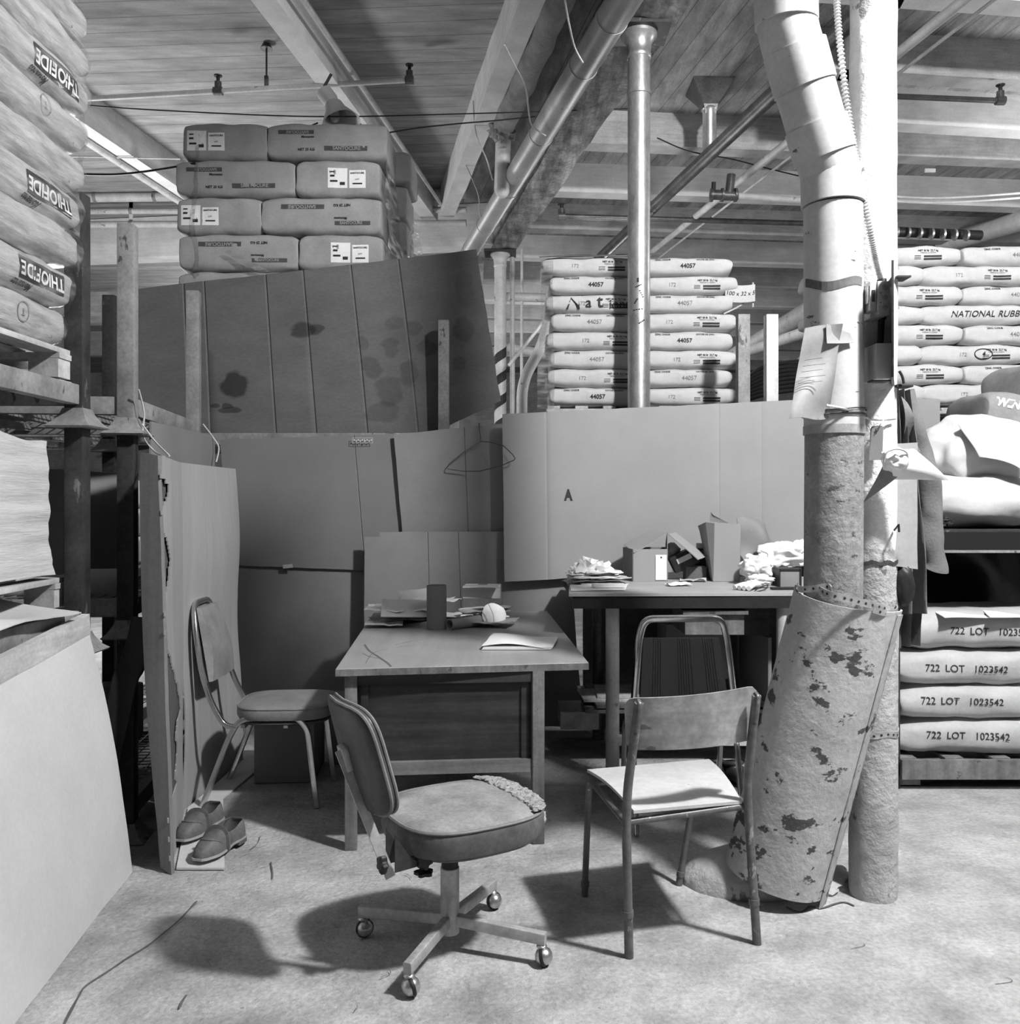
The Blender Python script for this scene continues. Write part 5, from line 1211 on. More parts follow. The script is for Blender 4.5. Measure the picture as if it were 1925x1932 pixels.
quadplate('bag_back', [(Xl, 5.28, BZ+.002), (X1+.03, 5.3, BZ+.002), (X1+.04, 5.3, zt-.03), (Xl-.03, 5.28, zt-.03)], kraft, .003)
bm = B(); sheet(bm, P(1342, 966, 5.15), P(1347, 972, 5.13), P(1376, 987, 5.10), P(1340, 984, 5.14), .002, 6, 6, .012, 9, 2); ob('torn_strip', bm, kraft_m, t)
bm = B(); sheet(bm, P(1385, 980, 5.2), P(1440, 990, 5.3), P(1466, 1032, 5.2), P(1400, 1068, 5.1), .003, 22, 22, .05, 7, 9, fn=lambda u, v: (0, .07*math.sin(u*PI)*math.sin(v*PI), .02*math.sin(u*PI)*(1-v)))
tag(ob('crumpled_bag', bm, kraft_m, smooth=60), 'crumpled brown paper bag leaning beside the upright kraft bag', 'bag')
bm = B(); box(bm, P(1425, 1058, 5.2), (.13, .05, .12), rz=.4, M=None); tag(ob('dark_card', bm, kraft_dark, smooth=0), 'dark folded card sticking up behind the white rag', 'card')
bm = B(); 
blob(bm, P(1470, 1052, 5.05), (.14, .10, .075), .5, 1.7, 3, False, 5); blob(bm, P(1428, 1072, 4.95), (.085, .07, .065), .5, 1.9, 8, False, 5); blob(bm, P(1505, 1038, 5.1), (.09, .08, .055), .5, 1.8, 18, False, 5)
for v in bm.verts: v.co += nv((v.co.x+v.co.z, v.co.y, v.co.z-v.co.x), 16)*.012
tag(ob('white_rag', bm, clothw, smooth=70), 'bunched white cotton rag heaped beside the white duct on the bench', 'rag')
t = thing('cotton_glove', 'limp white cotton glove with dark cuff at the bench front edge', 'glove', T(1430, 1112, BZ))
bm = B(); c = P(1432, 1095, 4.75); blob(bm, c, (.065, .05, .032), .5, 2.5, 6, False, 4)
for k in range(4):
    a = P(1424, 1100, 4.72)+V(.01*k, -.0, -.008); b = P(1386+k*9, 1106+k*1.5, 4.64-.02*k); b.z = BZ+.014; tube(bm, cr([a, a.lerp(b, .5)+V(0, 0, .010), b], 4), .0125, 10)
ob('glove_body', bm, clothw, t, smooth=70)
bm = B(); tube(bm, cr([P(1428, 1112, 4.6), P(1440, 1106, 4.6), P(1449, 1104, 4.62), P(1445, 1111, 4.59), P(1434, 1115, 4.57), P(1424, 1117, 4.57)], 5, closed=True), .003, 6, closed=True, caps=False); ob('cuff_trim', bm, ink, t)
t = thing('index_card_box', 'small grey box standing under the white rag on the bench', 'box', P(1490, 1100, 4.75))
c = P(1491, 1086, 4.80); bm = B(); box(bm, (c.x, 4.86, BZ+.045), (.105, .12, .088), bev=.003); ob('box_body', bm, kraft_m, t)
bm = B(); box(bm, (c.x, 4.86, BZ+.093), (.115, .13, .012), bev=.002); box(bm, (c.x+.056, 4.86, BZ+.05), (.01, .13, .1)); box(bm, (c.x-.056, 4.86, BZ+.05), (.006, .13, .1)); ob('box_rim', bm, rubber, t)
bm = B(); box(bm, (P(1478, 0, 4.65).x, 4.66, BZ+.008), (.12, .04, .010), rz=.05); tag(ob('black_strip', bm, rubber), 'flat black tool lying in front of the small grey box', 'tool')
# ================================================================ swivel chair
t = thing('swivel_chair', 'armless swivel office chair with torn padded seat on four ball casters, in front', 'chair', (-.19, 2.84, 0))
HC = V(-.192, 2.84, 0)
bm = B(); lathe(bm, [(.030, .055), (.030, .262), (.026, .265)], Matrix.Translation(HC), 24); ob('pedestal', bm, steel_l, t)
bm = B(); lathe(bm, [(.026, .255), (.027, .26), (.027, .335)], Matrix.Translation(HC), 24); ob('gas_sleeve', bm, rubber, t)
ends = [T(762, 1874)+V(.004, .06, 0), T(1013, 1812)+V(0, .01, 0), T(930, 1712), T(686, 1764)+V(0, .02, 0)]
ends = [V(-.292, 2.575, 0), V(.098, 2.745, 0), V(-.062, 3.125, 0), V(-.483, 2.925, 0)]
for i, e in enumerate(ends):
    d = (e-HC).normalized(); e2 = e+d*.012
    bm = B(); sweep(bm, [HC+V(0,0,.098)+d*.02, e2+V(0,0,.082)], rect(.026, .036, .004), up=(0,0,1)); a = ob('base_arm', bm, steel_l, t)
    cx = e+V(0, 0, 0)
    bm = B(); lathe(bm, [(.006, .03), (.006, .068), (.015, .062), (.017, .058), (.015, .054)], Matrix.Translation(e), 16); ob('caster_stem', bm, chrome_o, a)
    bm = B(); M = axis(e+V(.006, -.004, .029), V(.6, .3-.5*i, .15)); lathe(bm, [(.0, -.027), (.012, -.025), (.022, -.017), (.0275, -.003), (.0275, .003), (.022, .017), (.012, .025), (0, .027)], M, 24); c_ = ob('caster_ball', bm, chrome_o, a, smooth=60)
    bm = B(); lathe(bm, [(.0285, -.006), (.0300, -.003), (.0300, .003), (.0285, .006)], M, 24, cap=False); ob('caster_hood', bm, rubber, a)
al = math.radians(30); fw = V(math.cos(al), math.sin(al), 0); sd = V(-math.sin(al), math.cos(al), 0)
SCN = HC+fw*.045
bm = B(); rim = seatcushion(bm, SCN+V(0, 0, .362), fw, sd, .245, .225, .095, n=2.9, crown=.014)
o = ob('seat', bm, [vinyl_top, side_d], t, smooth=50)
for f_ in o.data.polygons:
    if f_.normal.z < .35: f_.material_index = 1  # faces not pointing up take the darker side colour
bm = B(); tube(bm, [p+V(0,0,.004) for p in rim], .0055, 6, closed=True, caps=False); ob('piping', bm, vinyl, o)
bm = B(); seatcushion(bm, SCN+V(0, 0, .352), fw, sd, .215, .20, .028, n=3.0, crown=0); ob('seat_pan', bm, vinyl_d, t)
bm = B()
random.seed(8)
for k in range(1100):
    a = random.uniform(-.98, .98); r = random.uniform(.70, .985); x = r*(1-abs(a)**3.2*.06)*.245*(1-.25*max(0, abs(a)-.75)*4*.4); y = a*.215*(1-.3*max(0, r-.9))
    if abs(x/.245)**3+abs(y/.225)**3 > .97: continue
    if x < .125+.04*math.sin(a*5)+random.uniform(-.05, .02): continue
    s = random.uniform(.004, .010); p = SCN+fw*x+sd*y+V(0, 0, .375+.086+.004-(max(0, r-.9))*.05)
    q = bmesh.ops.create_icosphere(bm, subdivisions=1, radius=s)
    for v in q['verts']: v.co = p+Vector((v.co.x*1.2, v.co.y*1.2, v.co.z*.6))+nv(v.co, 60, k)*.005
ob('torn_foam', bm, foam, o, smooth=60)
bm = B(); blob(bm, SCN+fw*.238+sd*-.09+V(0,0,.40), (.018, .05, .018), .6, 4, 3, False, 3); ob('torn_foam', bm, foam, o)
# backrest
bc = V(-.468, 2.665, .672); tl = math.radians(15); nrm = (fw*math.cos(tl)+V(0,0,math.sin(tl))).normalized(); upb = (V(0,0,1)*math.cos(tl)-fw*math.sin(tl)).normalized()
def cushion_v(bm, c, ax, ay, az, rx, ry, th, n=3.2, curve=.0, k0=1.0):
    nA = 48; prof = [(.2, .06), (.6, .05), (.85, .04), (.96, .0), (1.0, -.25), (1.0, -.7), (.97, -.93), (.85, -1.0), (.5, -1.0), (.2, -1.0)]
    rings = []
    for (k, z) in prof:
        r = []
        for i in range(nA):
            a = 2*PI*i/nA; ca, sa = math.cos(a), math.sin(a)
            u = abs(ca)**(2/n)*(1 if ca > 0 else -1)*k; v = abs(sa)**(2/n)*(1 if sa > 0 else -1)*k
            taper = 1-.07*v
            r.append(bm.verts.new(Vector(c)+ax*(u*rx*taper)+ay*(v*ry)+az*(z*th+curve*u*u)))
        rings.append(r)
    for A_, C_ in zip(rings, rings[1:]):
        for j in range(nA): bm.faces.new((A_[j], A_[(j+1) % nA], C_[(j+1) % nA], C_[j]))
    bm.faces.new(rings[0][::-1]); bm.faces.new(rings[-1])
    return [Vector(v.co) for v in rings[4]], [Vector(v.co) for v in rings[5]]
bm = B(); rA, rB = cushion_v(bm, bc+nrm*.022, sd, upb, nrm, .178, .168, .042, n=4.4, curve=.03)
o = ob('backrest', bm, vinyl_d, t, smooth=50)
for r_ in (rA, rB):
    bm = B(); tube(bm, r_, .005, 6, closed=True, caps=False); ob('piping', bm, vinyl, o)
top = P(640, 1418, 2.63); mid = P(668, 1490, 2.64); low = P(737, 1657, 2.655)
top = bc-nrm*.045+V(0,0,.03); low = P(737, 1655, 2.64); 
bm = B(); sweep(bm, fillet([top+V(0,0,.0), top.lerp(low, .5), low], .03), rect(.030, .007), up=tuple(sd)); ob('back_lever', bm, steel_l, t)
bm = B(); M = Matrix.Translation(bc-nrm*.028) @ Matrix((tuple(sd)+(0,), tuple(nrm)+(0,), tuple(upb)+(0,), (0,0,0,1))).transposed(); box(bm, (0, 0, 0), (.05, .02, .075), M=M, bev=.004); ob('back_bracket', bm, steel_l, t)
ctr = HC+V(0, 0, .335)
q0 = low+V(0, 0, .06); q1 = ctr-fw*.02
for s_ in (-.035, .035):
    bm = B(); dd = (q1-q0).normalized(); u = V(0,0,1)
    pl = [q0+sd*s_+V(0,0,.075), q0+sd*s_+V(0,0,-.035), q0+sd*s_+fw*.09+V(0,0,-.03), ctr+sd*s_+V(0,0,-.02)-fw*.01, ctr+sd*s_+fw*.12+V(0,0,.005), ctr+sd*s_+fw*.12+V(0,0,.03), ctr+sd*s_-fw*.08+V(0,0,.02), q0+sd*s_+fw*.05+V(0,0,.0)]
    a = [bm.verts.new(p) for p in pl]; b = [bm.verts.new(p+sd*.004) for p in pl]; bm.faces.new(a); bm.faces.new(b[::-1])
    for i in range(len(pl)): bm.faces.new((a[i], a[(i+1) % len(pl)], b[(i+1) % len(pl)], b[i]))
    ob('tilt_bracket', bm, steel_d, t, smooth=0)
bm = B(); box(bm, ctr+V(0,0,.005), (.14, .10, .03), rz=al, bev=.004); ob('swivel_plate', bm, steel_d, t)
def knob(c, d, r, h):
    bm = B(); M = axis(c, d); n = 5; pts = []
    for i in range(n*8):
        a = 2*PI*i/(n*8); rr = r*(1+.18*math.cos(a*n)); pts.append((rr*math.cos(a), rr*math.sin(a)))
    rings = [[bm.verts.new(M @ V(x*k, y*k, z)) for x, y in pts] for k, z in ((.8, 0), (1, h*.2), (1, h*.8), (.8, h))]
    for A_, C_ in zip(rings, rings[1:]):
        for j in range(len(pts)): bm.faces.new((A_[j], A_[(j+1) % len(pts)], C_[(j+1) % len(pts)], C_[j]))
    bm.faces.new(rings[0][::-1]); bm.faces.new(rings[-1]); ob('adjusting_knob', bm, rubber, t, smooth=40)
k1 = P(801, 1622, 2.66); knob(k1, (.1, -1, -.1), .022, .02); knob(P(800, 1642, 2.68), (0, 0, -1), .026, .014)
bm = B(); tube(bm, [P(801, 1622, 2.66), P(812, 1612, 2.80)], .008, 8); tube(bm, [P(800, 1642, 2.68), P(800, 1600, 2.70)], .008, 8); ob('knob_shaft', bm, rubber, t)
knob(low+V(-.012, -.012, .045), tuple(-fw), .024, .022)
# ================================================================ wooden school chair
t = thing('plywood_chair', 'tubular steel chair with curved plywood back and pale seat, seen from behind', 'chair', (.53, 3.03, 0))
NL, NR, FLt, FRt = V(.373, 2.79, 0), V(.797, 2.872, 0), V(.270, 3.224, 0), V(.628, 3.313, 0)
r_ = .0115
def legtube(nm_, pts, sleeve):
    bm = B(); tube(bm, fillet(pts, .04, 5), r_, 14); ob(nm_, bm, tubem, t, smooth=50)
    if sleeve:
        a = pts[0]; b = pts[1]; d = (b-a).normalized(); L_ = sleeve
        bm = B(); tube(bm, [a+d*.001, a+d*L_], r_*1.12, 14); tube(bm, [a+d*L_, a+d*(L_+.018)], r_*1.35, 14); ob('leg_sleeve', bm, tubem, t, smooth=50)
# back legs with uprights
ul = [NL, P(1182, 1560, 2.775), P(1184, 1490, 2.765), P(1196, 1400, 2.735), P(1206, 1326, 2.70)]
ur = [NR, P(1412, 1528, 2.865), P(1410, 1480, 2.86), P(1420, 1380, 2.825), P(1428, 1312, 2.79)]
for pts, nm_ in ((ul, 'back_leg'), (ur, 'back_leg')):
    bm = B(); tube(bm, fillet(pts, .05, 4), r_*1.25, 14)
    ob(nm_, bm, tubem, t, smooth=50)
    d = (pts[1]-pts[0]).normalized(); bm = B(); tube(bm, [pts[0]+d*.002, pts[0]+d*.13], r_*1.12, 14); tube(bm, [pts[0]+d*.13, pts[0]+d*.15], r_*1.5, 14); ob('leg_sleeve', bm, tubem, t, smooth=50)
    bm = B(); a, b = pts[-2], pts[-1]; sweep(bm, [a.lerp(b, .1), a.lerp(b, .55), b, b+(b-a).normalized()*.008], rect(.034, .016, .006), scales=[.75, 1.0, 1.0, .6], up=(1, .1, 0)); ob('flattened_top', bm, tubem, t, smooth=50)
sFL, sFR = P(1112, 1468, 3.20), P(1318, 1448, 3.31)
for a, b, back in ((FLt, sFL, ul[1]), (FRt, sFR, ur[1])):
    top_ = V(b.x, b.y, .432); legtube('front_leg', [a, top_, back+V(0, .0, .012)], .035)
bm = B(); tube(bm, [ul[1]+V(.0,.012,.010), ur[1]+V(0,.012,.010)], r_, 12); ob('seat_rail', bm, tubem, t, smooth=50); bm = B(); tube(bm, [V(sFL.x+.01, sFL.y-.03, .425), V(sFR.x-.01, sFR.y-.03, .425)], r_*.9, 12); ob('seat_rail', bm, tubem, t, smooth=50)
# seat
s0, s1_, s2_, s3_ = P(1196, 1538, 2.775), P(1400, 1520, 2.865), P(1338, 1441, 3.33), P(1108, 1463, 3.20)
for p in (s0, s1_, s2_, s3_): p.z = .455
bm = B(); sheet(bm, s3_, s2_, s1_, s0, .010, 26, 20, 0, 1, 0, rag=0, fn=lambda u, v: (0, -(.0 if v > .15 else -.0)-.016*math.sin(PI*min(1, max(0, v)))*1.0 + (.0), 0))
for v in bm.verts:
    pass
ob('seat', bm, seatply, t, smooth=40)
# curved plywood back
bm = B(); nU, nV = 28, 12; F_, K_ = [], []
tlp, trp = P(1181, 1322, 2.70), P(1434, 1297, 2.80); blp, brp = P(1185, 1420, 2.735), P(1429, 1400, 2.835)
for j in range(nV+1):
    v = j/nV; a, b = [], []
    for i in range(nU+1):
        u = i/nU; uu = u
        p = (tlp*(1-u)+trp*u)*(1-v)+(blp*(1-u)+brp*u)*v
        arch = 4*u*(1-u)
        p.y += .034-.050*arch
        # rounded corners
        e = 1-abs(2*u-1); k = max(0, 1-e/.12); rc = .018*k*k
        if v < .5: p.z -= rc*(1-2*v)
        else: p.z += rc*(2*v-1)
        a.append(bm.verts.new(p)); b.append(bm.verts.new(p+V(0, .008, 0)))
    F_.append(a); K_.append(b)
for j in range(nV):
    for i in range(nU):
        bm.faces.new((F_[j][i], F_[j][i+1], F_[j+1][i+1], F_[j+1][i])); bm.faces.new((K_[j][i], K_[j+1][i], K_[j+1][i+1], K_[j][i+1]))
for i in range(nU):
    for j in (0, nV): bm.faces.new((F_[j][i], F_[j][i+1], K_[j][i+1], K_[j][i]))
for j in range(nV):
    for i in (0, nU): bm.faces.new((F_[j][i], F_[j+1][i], K_[j+1][i], K_[j][i]))
ob('backrest', bm, plywood, t, smooth=40)
for pts in (ul, ur):
    for k in (.25, .85):
        q = pts[3].lerp(pts[4], k); bm = B(); lathe(bm, [(.006, 0), (.005, .004), (0, .005)], axis(q+V(0, -.012, 0), (0, -1, 0)), 12); ob('rivet', bm, steel_d, t)
# ================================================================ chrome chair behind, facing the bench
t = thing('striped_chrome_chair', 'chrome-framed chair with striped vinyl back facing the bench', 'chair', (.77, 4.0, 0))
Yc = 3.9
hp = [P(1196, 1340, Yc), P(1206, 1205, Yc+.03), P(1216, 1168, Yc+.03), P(1362, 1166, Yc+.03), P(1372, 1205, Yc+.03), P(1388, 1340, Yc)]
lw = [V(hp[0].x-.005, Yc-.02, .44)]; rw = [V(hp[-1].x+.01, Yc-.02, .44)]
pts = [V(hp[0].x-.005, Yc+.03, .43)]+fillet(hp, .115, 8)+[V(hp[-1].x+.01, Yc+.03, .43)]
bm = B(); sweep(bm, pts, rect(.028, .030, .006)); ob('back_frame', bm, chrome, t)
b0, b1, b2, b3 = P(1214, 1204, Yc+.02), P(1357, 1204, Yc+.02), P(1378, 1345, Yc-.01), P(1207, 1345, Yc-.01)
vs = mat('striped_vinyl', .10, .42, var=.1, scale=8, bump=.25, bscale=110, coord='UV', stretch=(3,3,1))
bm = B(); sheet(bm, b0, b1, b2, b3, .035, 30, 10, 0, 1, 0, rag=0, fn=lambda u, v: (0, .014*min(1, 6*u*(1-u)*2)*min(1, v*8+.3), 0), creases=(.13, .16, .19, .22, .44, .47, .50, .53, .56, .60, .77, .80, .83, .86, .89), cd_=.0035); ob('backrest', bm, vs, t, smooth=30)
bm = B(); seatcushion(bm, (.80, 4.16, .41), V(1,0,0), V(0,1,0), .21, .21, .06); ob('seat', bm, vinyl_d, t)
for x in (hp[0].x+.0, hp[-1].x+.01):
    bm = B(); sweep(bm, fillet([V(x, Yc-.11, .008), V(x, Yc+.03, .40), V(x, Yc+.30, .40), V(x, Yc+.38, .008)], .07, 5), rect(.026, .022, .005), up=(1,0,0)); ob('leg_frame', bm, chrome, t)
bm = B(); box(bm, (.80, Yc+.07, .395), (.40, .02, .02)); box(bm, (.80, Yc+.3, .395), (.40, .02, .02)); ob('cross_bar', bm, chrome_o, t)
# shoes under it
def darkshoe(label, loc, rz):
    t = thing('dark_shoe', label, 'shoe', loc, rz)
    bm = B(); blob(bm, (0, 0, .045), (.05, .13, .05), .12, 2, 3, True, 4)
    ob('upper', bm, vinyl_d, t, world=False, smooth=60)
    bm = B(); tube(bm, [(.042*math.cos(a), -.055+.055*math.sin(a), .088+.012*math.sin(a)) for a in [2*PI*i/20 for i in range(20)]], .012, 8, closed=True, caps=False); ob('collar', bm, vinyl_d, t, world=False)
    bm = B(); tube(bm, [(-.03, .02, .088), (.03, .04, .086)], .004, 6); tube(bm, [(.03, .02, .088), (-.03, .045, .084)], .004, 6); ob('laces', bm, rope, t, world=False)
    bm = B(); lathe(bm, [(.03, .088), (0, .089)], Matrix.Translation((0, -.055, 0)), 16, cap=False); ob('shoe_opening', bm, leather_in, t, world=False)
    return t
darkshoe('dark shoe on the floor behind the plywood chair, the left and nearer one', T(1348, 1474), 2.9)
darkshoe('dark shoe on the floor behind the plywood chair, in the shade to the right', T(1392, 1478), 3.4)
# ================================================================ white duct, worn lower pipe and guard
t = thing('plastic_duct', 'big white jointed plastic duct bending down in front of the white column', 'duct', (1.133, 3.12, 0))
Yp = 3.12
ax_ = [P(1574, 800, Yp), P(1572, 392, Yp)]
bm = B(); tube(bm, ax_, .0995, 36); ob('straight_pipe', bm, duct_w, t, smooth=60)
e = [P(1572, 395, Yp), P(1571, 340, Yp), P(1563, 290, Yp-.02)]
bm = B(); tube(bm, [P(1572, 388, Yp), P(1571, 322, Yp-.0)], .1075, 36); ob('coupling', bm, duct_w, t, smooth=60)
f = [P(1570, 335, Yp), P(1554, 285, Yp-.02), P(1512, 140, Yp-.06), P(1484, 35, Yp-.09), P(1480, -120, Yp-.12)]
bm = B(); tube(bm, cr(f, 6), .0995, 36); ob('bent_pipe', bm, duct_w, t, smooth=60)
bm = B(); tube(bm, [f[1]+(f[1]-f[2]).normalized()*.02, f[1].lerp(f[2], .35)], .106, 36); ob('coupling', bm, duct_w, t, smooth=60)
bm = B(); tube(bm, [f[2]+(f[1]-f[2])*.18, f[2].lerp(f[3], .45)], .106, 36); ob('coupling', bm, duct_w, t, smooth=60)
bm = B(); tube(bm, [f[3]-V(0,0,.02), f[3].lerp(f[4], .25)], .105, 36); ob('coupling', bm, duct_w, t, smooth=60)
bm = B()
lo_, hi_ = P(1573, 548, Yp), P(1573, 534, Yp)
pts = []
for i in range(13):
    th = -1.5+2.3*i/12; pts.append((lo_.x+.101*math.sin(th), lo_.y-.101*math.cos(th), lo_.z-.012*math.cos(th)+.01*math.sin(th*3)))
for a, b in zip(pts, pts[1:]): bm.faces.new([bm.verts.new(Vector(q)) for q in (a, b, Vector(b)+V(0,0,.03), Vector(a)+V(0,0,.03))])
ob('tape_band', bm, kraft_dark, t, smooth=0)
bm = B()
random.seed(4)
for (px, py, L_, a) in ((1500, 140, .05, .2), (1462, 145, .04, 1.2), (1458, 140, .04, .8), (1545, 218, .07, .1), (1525, 190, .05, 1.3), (1500, 210, .05, .2), (1508, 165, .05, 1.4), (1480, 85, .03, .5)):
    c = P(px, py, Yp-.04-.108); d = V(math.cos(a), 0, math.sin(a))
    box(bm, c, (L_, .004, .004), M=None, rz=0)
bm.free()
t = thing('worn_pipe', 'thick worn grey pipe below the white duct with clamp at its top', 'pipe', (1.133, 3.12, 0))
bm = B(); n = 60
lo_ = P(1571, 1300, Yp); hi_ = P(1574, 812, Yp)
tube(bm, [lo_.lerp(hi_, i/n) for i in range(n+1)], .0985, 36)
ob('pipe_shaft', bm, duct_g, t, smooth=60)
for (py, h, r) in ((783, .020, .104), (812, .03, .104), (797, .06, .1015)):
    bm = B(); tube(bm, [P(1574, py, Yp)-V(0,0,h/2), P(1574, py, Yp)+V(0,0,h/2)], r, 36); ob('clamp_band', bm, (steel_l, steel_l, duct_w)[(783, 812, 797).index(py)], t, smooth=40)
for i, py in enumerate((776, 785)):
    bm = B(); c = P(1574, py, Yp); tube(bm, [c+V(.1065*math.sin(a), -.1065*math.cos(a), .004*math.sin(a*2+i)) for a in [2*PI*k/30 for k in range(30)]], .003, 6, closed=True, caps=False); ob('wire_turn', bm, steel_d, t)
bm = B(); tube(bm, cr([P(1560, 765, 3.0), P(1600, 773, 3.01), P(1640, 790, 3.10), P(1668, 792, 3.13), P(1690, 790, 3.15)], 6), .004, 6); ob('wire_end', bm, chrome_o, t)
# kraft paper draped on the duct
bm = B()
def drape(u, v): return (.0, .03*math.sin(u*PI*1.3+v)*v+.01*math.sin(9*v+3*u), 0)
sheet(bm, P(1520, 617, 3.02), P(1590, 612, 2.995), P(1566, 782, 2.99), P(1488, 797, 2.97), .002, 26, 34, .025, 7, 5, fn=drape)
o = tag(ob('draped_kraft_sheet', bm, kpaper, smooth=60), 'brown paper sheet with printed lines hanging over the white duct', 'paper')
bm = B(); sheet(bm, P(1558, 612, 2.995), P(1606, 628, 3.01), P(1612, 646, 3.01), P(1562, 648, 2.985), .002, 14, 8, .016, 8, 6); ob('folded_corner', bm, kpaper, o)
bm = B()
for k in range(5):
    y = 680+k*11; a = P(1518-k*3, y, 2.955); b = P(1552+(k % 2)*6, y-5, 2.955); sweep(bm, [a, b], rect(.0025, .001))
ob('printed_lines', bm, ink, o)
# guard: open half tube leaning over pipe and column
t = thing('pipe_guard', 'pale chipped half-round guard leaning over the pipe and column foot', 'guard', (1.0, 3.3, 0))
Bc = V(.965, 3.24, .075); Tc = V(1.185, 3.13, 1.085); d = (Tc-Bc).normalized(); R_ = .181
s_ = d.cross(V(0, -1, 0)).normalized(); u_ = s_.cross(d).normalized()
if u_.y > 0: u_ = -u_
if s_.x < 0: s_ = -s_
bm = B(); uv = bm.loops.layers.uv.verify(); nH, nA = 60, 40; O_, I_ = [], []
for j in range(nH+1):
    v = j/nH; a, b = [], []
    for i in range(nA+1):
        th = math.radians(-118+i/nA*(118+74)); rr = R_*(1+.01*n1((th, v*4, 0), 1.5))*(1 if v > .0 else 1)
        c = Bc.lerp(Tc, v)
        if v > .97: c = c+d*(.012*math.sin(th*1.5))
        q = s_*math.sin(th)+u_*math.cos(th)
        a.append(bm.verts.new(c+q*rr)); b.append(bm.verts.new(c+q*(rr-.006)))
    O_.append(a); I_.append(b)
for j in range(nH):
    for i in range(nA):
        bm.faces.new((O_[j][i], O_[j][i+1], O_[j+1][i+1], O_[j+1][i])); bm.faces.new((I_[j][i], I_[j+1][i], I_[j+1][i+1], I_[j][i+1]))
for i in range(nA):
    for j in (0, nH): bm.faces.new((O_[j][i], O_[j][i+1], I_[j][i+1], I_[j][i]))
for j in range(nH):
    for i in (0, nA): bm.faces.new((O_[j][i], O_[j+1][i], I_[j+1][i], I_[j][i]))
ob('guard_shell', bm, shellm, t, smooth=60)
th = math.radians(52); q = s_*math.sin(th)+u_*math.cos(th)
bm = B(); sweep(bm, [Bc+q*(R_+.002)-d*.03, Tc+q*(R_+.002)], rect(.055, .004), up=tuple(q)); ob('seam_strip', bm, shellm, t)
bm = B(); th2 = math.radians(69); q = s_*math.sin(th2)+u_*math.cos(th2); 
sweep(bm, [Bc+q*(R_+.004)-d*.03, Tc+q*(R_+.004)-d*.1], rect(.05, .004), up=tuple(q)); ob('side_strip', bm, plasterb, t)
# perforated strap
t = thing('perforated_strap', 'perforated metal strap holding the guard to pipe and column', 'strap', P(1640, 1140, 3.1))
def strap(pts, w_, nm_, m, par, holes=True):
    p = cr(pts, 6); bm = B(); sweep(bm, p, rect(.0025, w_), up=(0,0,1)); ob(nm_, bm, m, par)
    if holes:
        bm = B(); L_ = 0
        for a, b in zip(p, p[1:]):
            L_ += (b-a).length
            if L_ > .022:
                L_ = 0; dd = (b-a).normalized(); nn = dd.cross(V(0,0,1)).normalized()
                if nn.y > 0: nn = -nn
                lathe(bm, [(.0045, 0), (0, .0002)], axis(b+nn*.0022, nn), 10, cap=False)
        ob('strap_holes', bm, ink, par, smooth=0)
strap([P(1545, 1112, 3.00), P(1566, 1122, 2.945), P(1600, 1130, 2.935), P(1640, 1140, 2.945), P(1672, 1148, 2.99)], .024, 'strap_band', steel_l, t)
strap([P(1505, 1106, 3.16), P(1512, 1112, 3.05), P(1540, 1110, 3.0), P(1562, 1107, 2.98), P(1569, 1113, 2.95)], .022, 'strap_end', steel_l, t)
strap([P(1648, 1150, 2.945), P(1668, 1156, 2.96), P(1688, 1156, 3.03), P(1694, 1150, 3.12), P(1688, 1147, 3.19)], .022, 'strap_loop', steel_l, t)
t = thing('perforated_strap', 'perforated strap round the lower part of the white column', 'strap', P(1660, 1388, 3.15))
ring = lambda z, r, a0=-1.5, a1=1.5, n=14: [V(C_X+r*math.sin(a0+(a1-a0)*i/n), C_Y-r*math.cos(a0+(a1-a0)*i/n), z+.004*math.sin(i)) for i in range(n+1)]
strap(ring(CH-(1388-945)/F*3.15, C_R+.004), .022, 'strap_band', steel_l, t)
t = thing('chain', 'dark bicycle-type chain round the white column', 'chain', P(1660, 1062, 3.15))
p = ring(CH-(1062-945)/F*3.15, C_R+.006, -1.2, 1.75, 30)
for i, (a, b) in enumerate(zip(p, p[1:])):
    bm = B(); c = (a+b)/2; dd = (b-a).normalized(); sweep(bm, [a-dd*.003, b+dd*.003], rect(.005, .012 if i % 2 else .009), up=(0,0,1)); ob('chain_link', bm, pipe_d, t)
bm = B(); tube(bm, cr([p[-1], p[-1]+V(.012, -.01, -.01), p[-1]+V(.03, -.03, -.02)], 4), .006, 6); ob('chain_end', bm, pipe_d, t)
# thin shell that makes the lower column darker
bm = B(); lathe(bm, [(C_R+.001, .0), (C_R+.0035, .02), (C_R+.003, .5), (C_R+.0035, 1.22), (C_R+.0005, 1.26)], Matrix.Translation((C_X, C_Y, 0)), 36, cap=False)
bmesh.ops.subdivide_edges(bm, edges=[e for e in bm.edges if abs(e.verts[0].co.z-e.verts[1].co.z) > .05], cuts=30)
for v in bm.verts: v.co += nv(v.co, 14)*.0025
ob('lower_sleeve', bm, plasterb, colC, smooth=60)
# mound at the floor
bm = B(); blob(bm, (.90, 3.34, .0), (.255, .17, .135), .05, 1.3, 4, False, 5); blob(bm, (1.12, 3.36, .0), (.17, .14, .05), .3, 3, 14, False, 4)
tag(ob('cement_mound', bm, plasterb, smooth=60), 'rounded cement mound on the floor at the foot of the guard', 'mound')
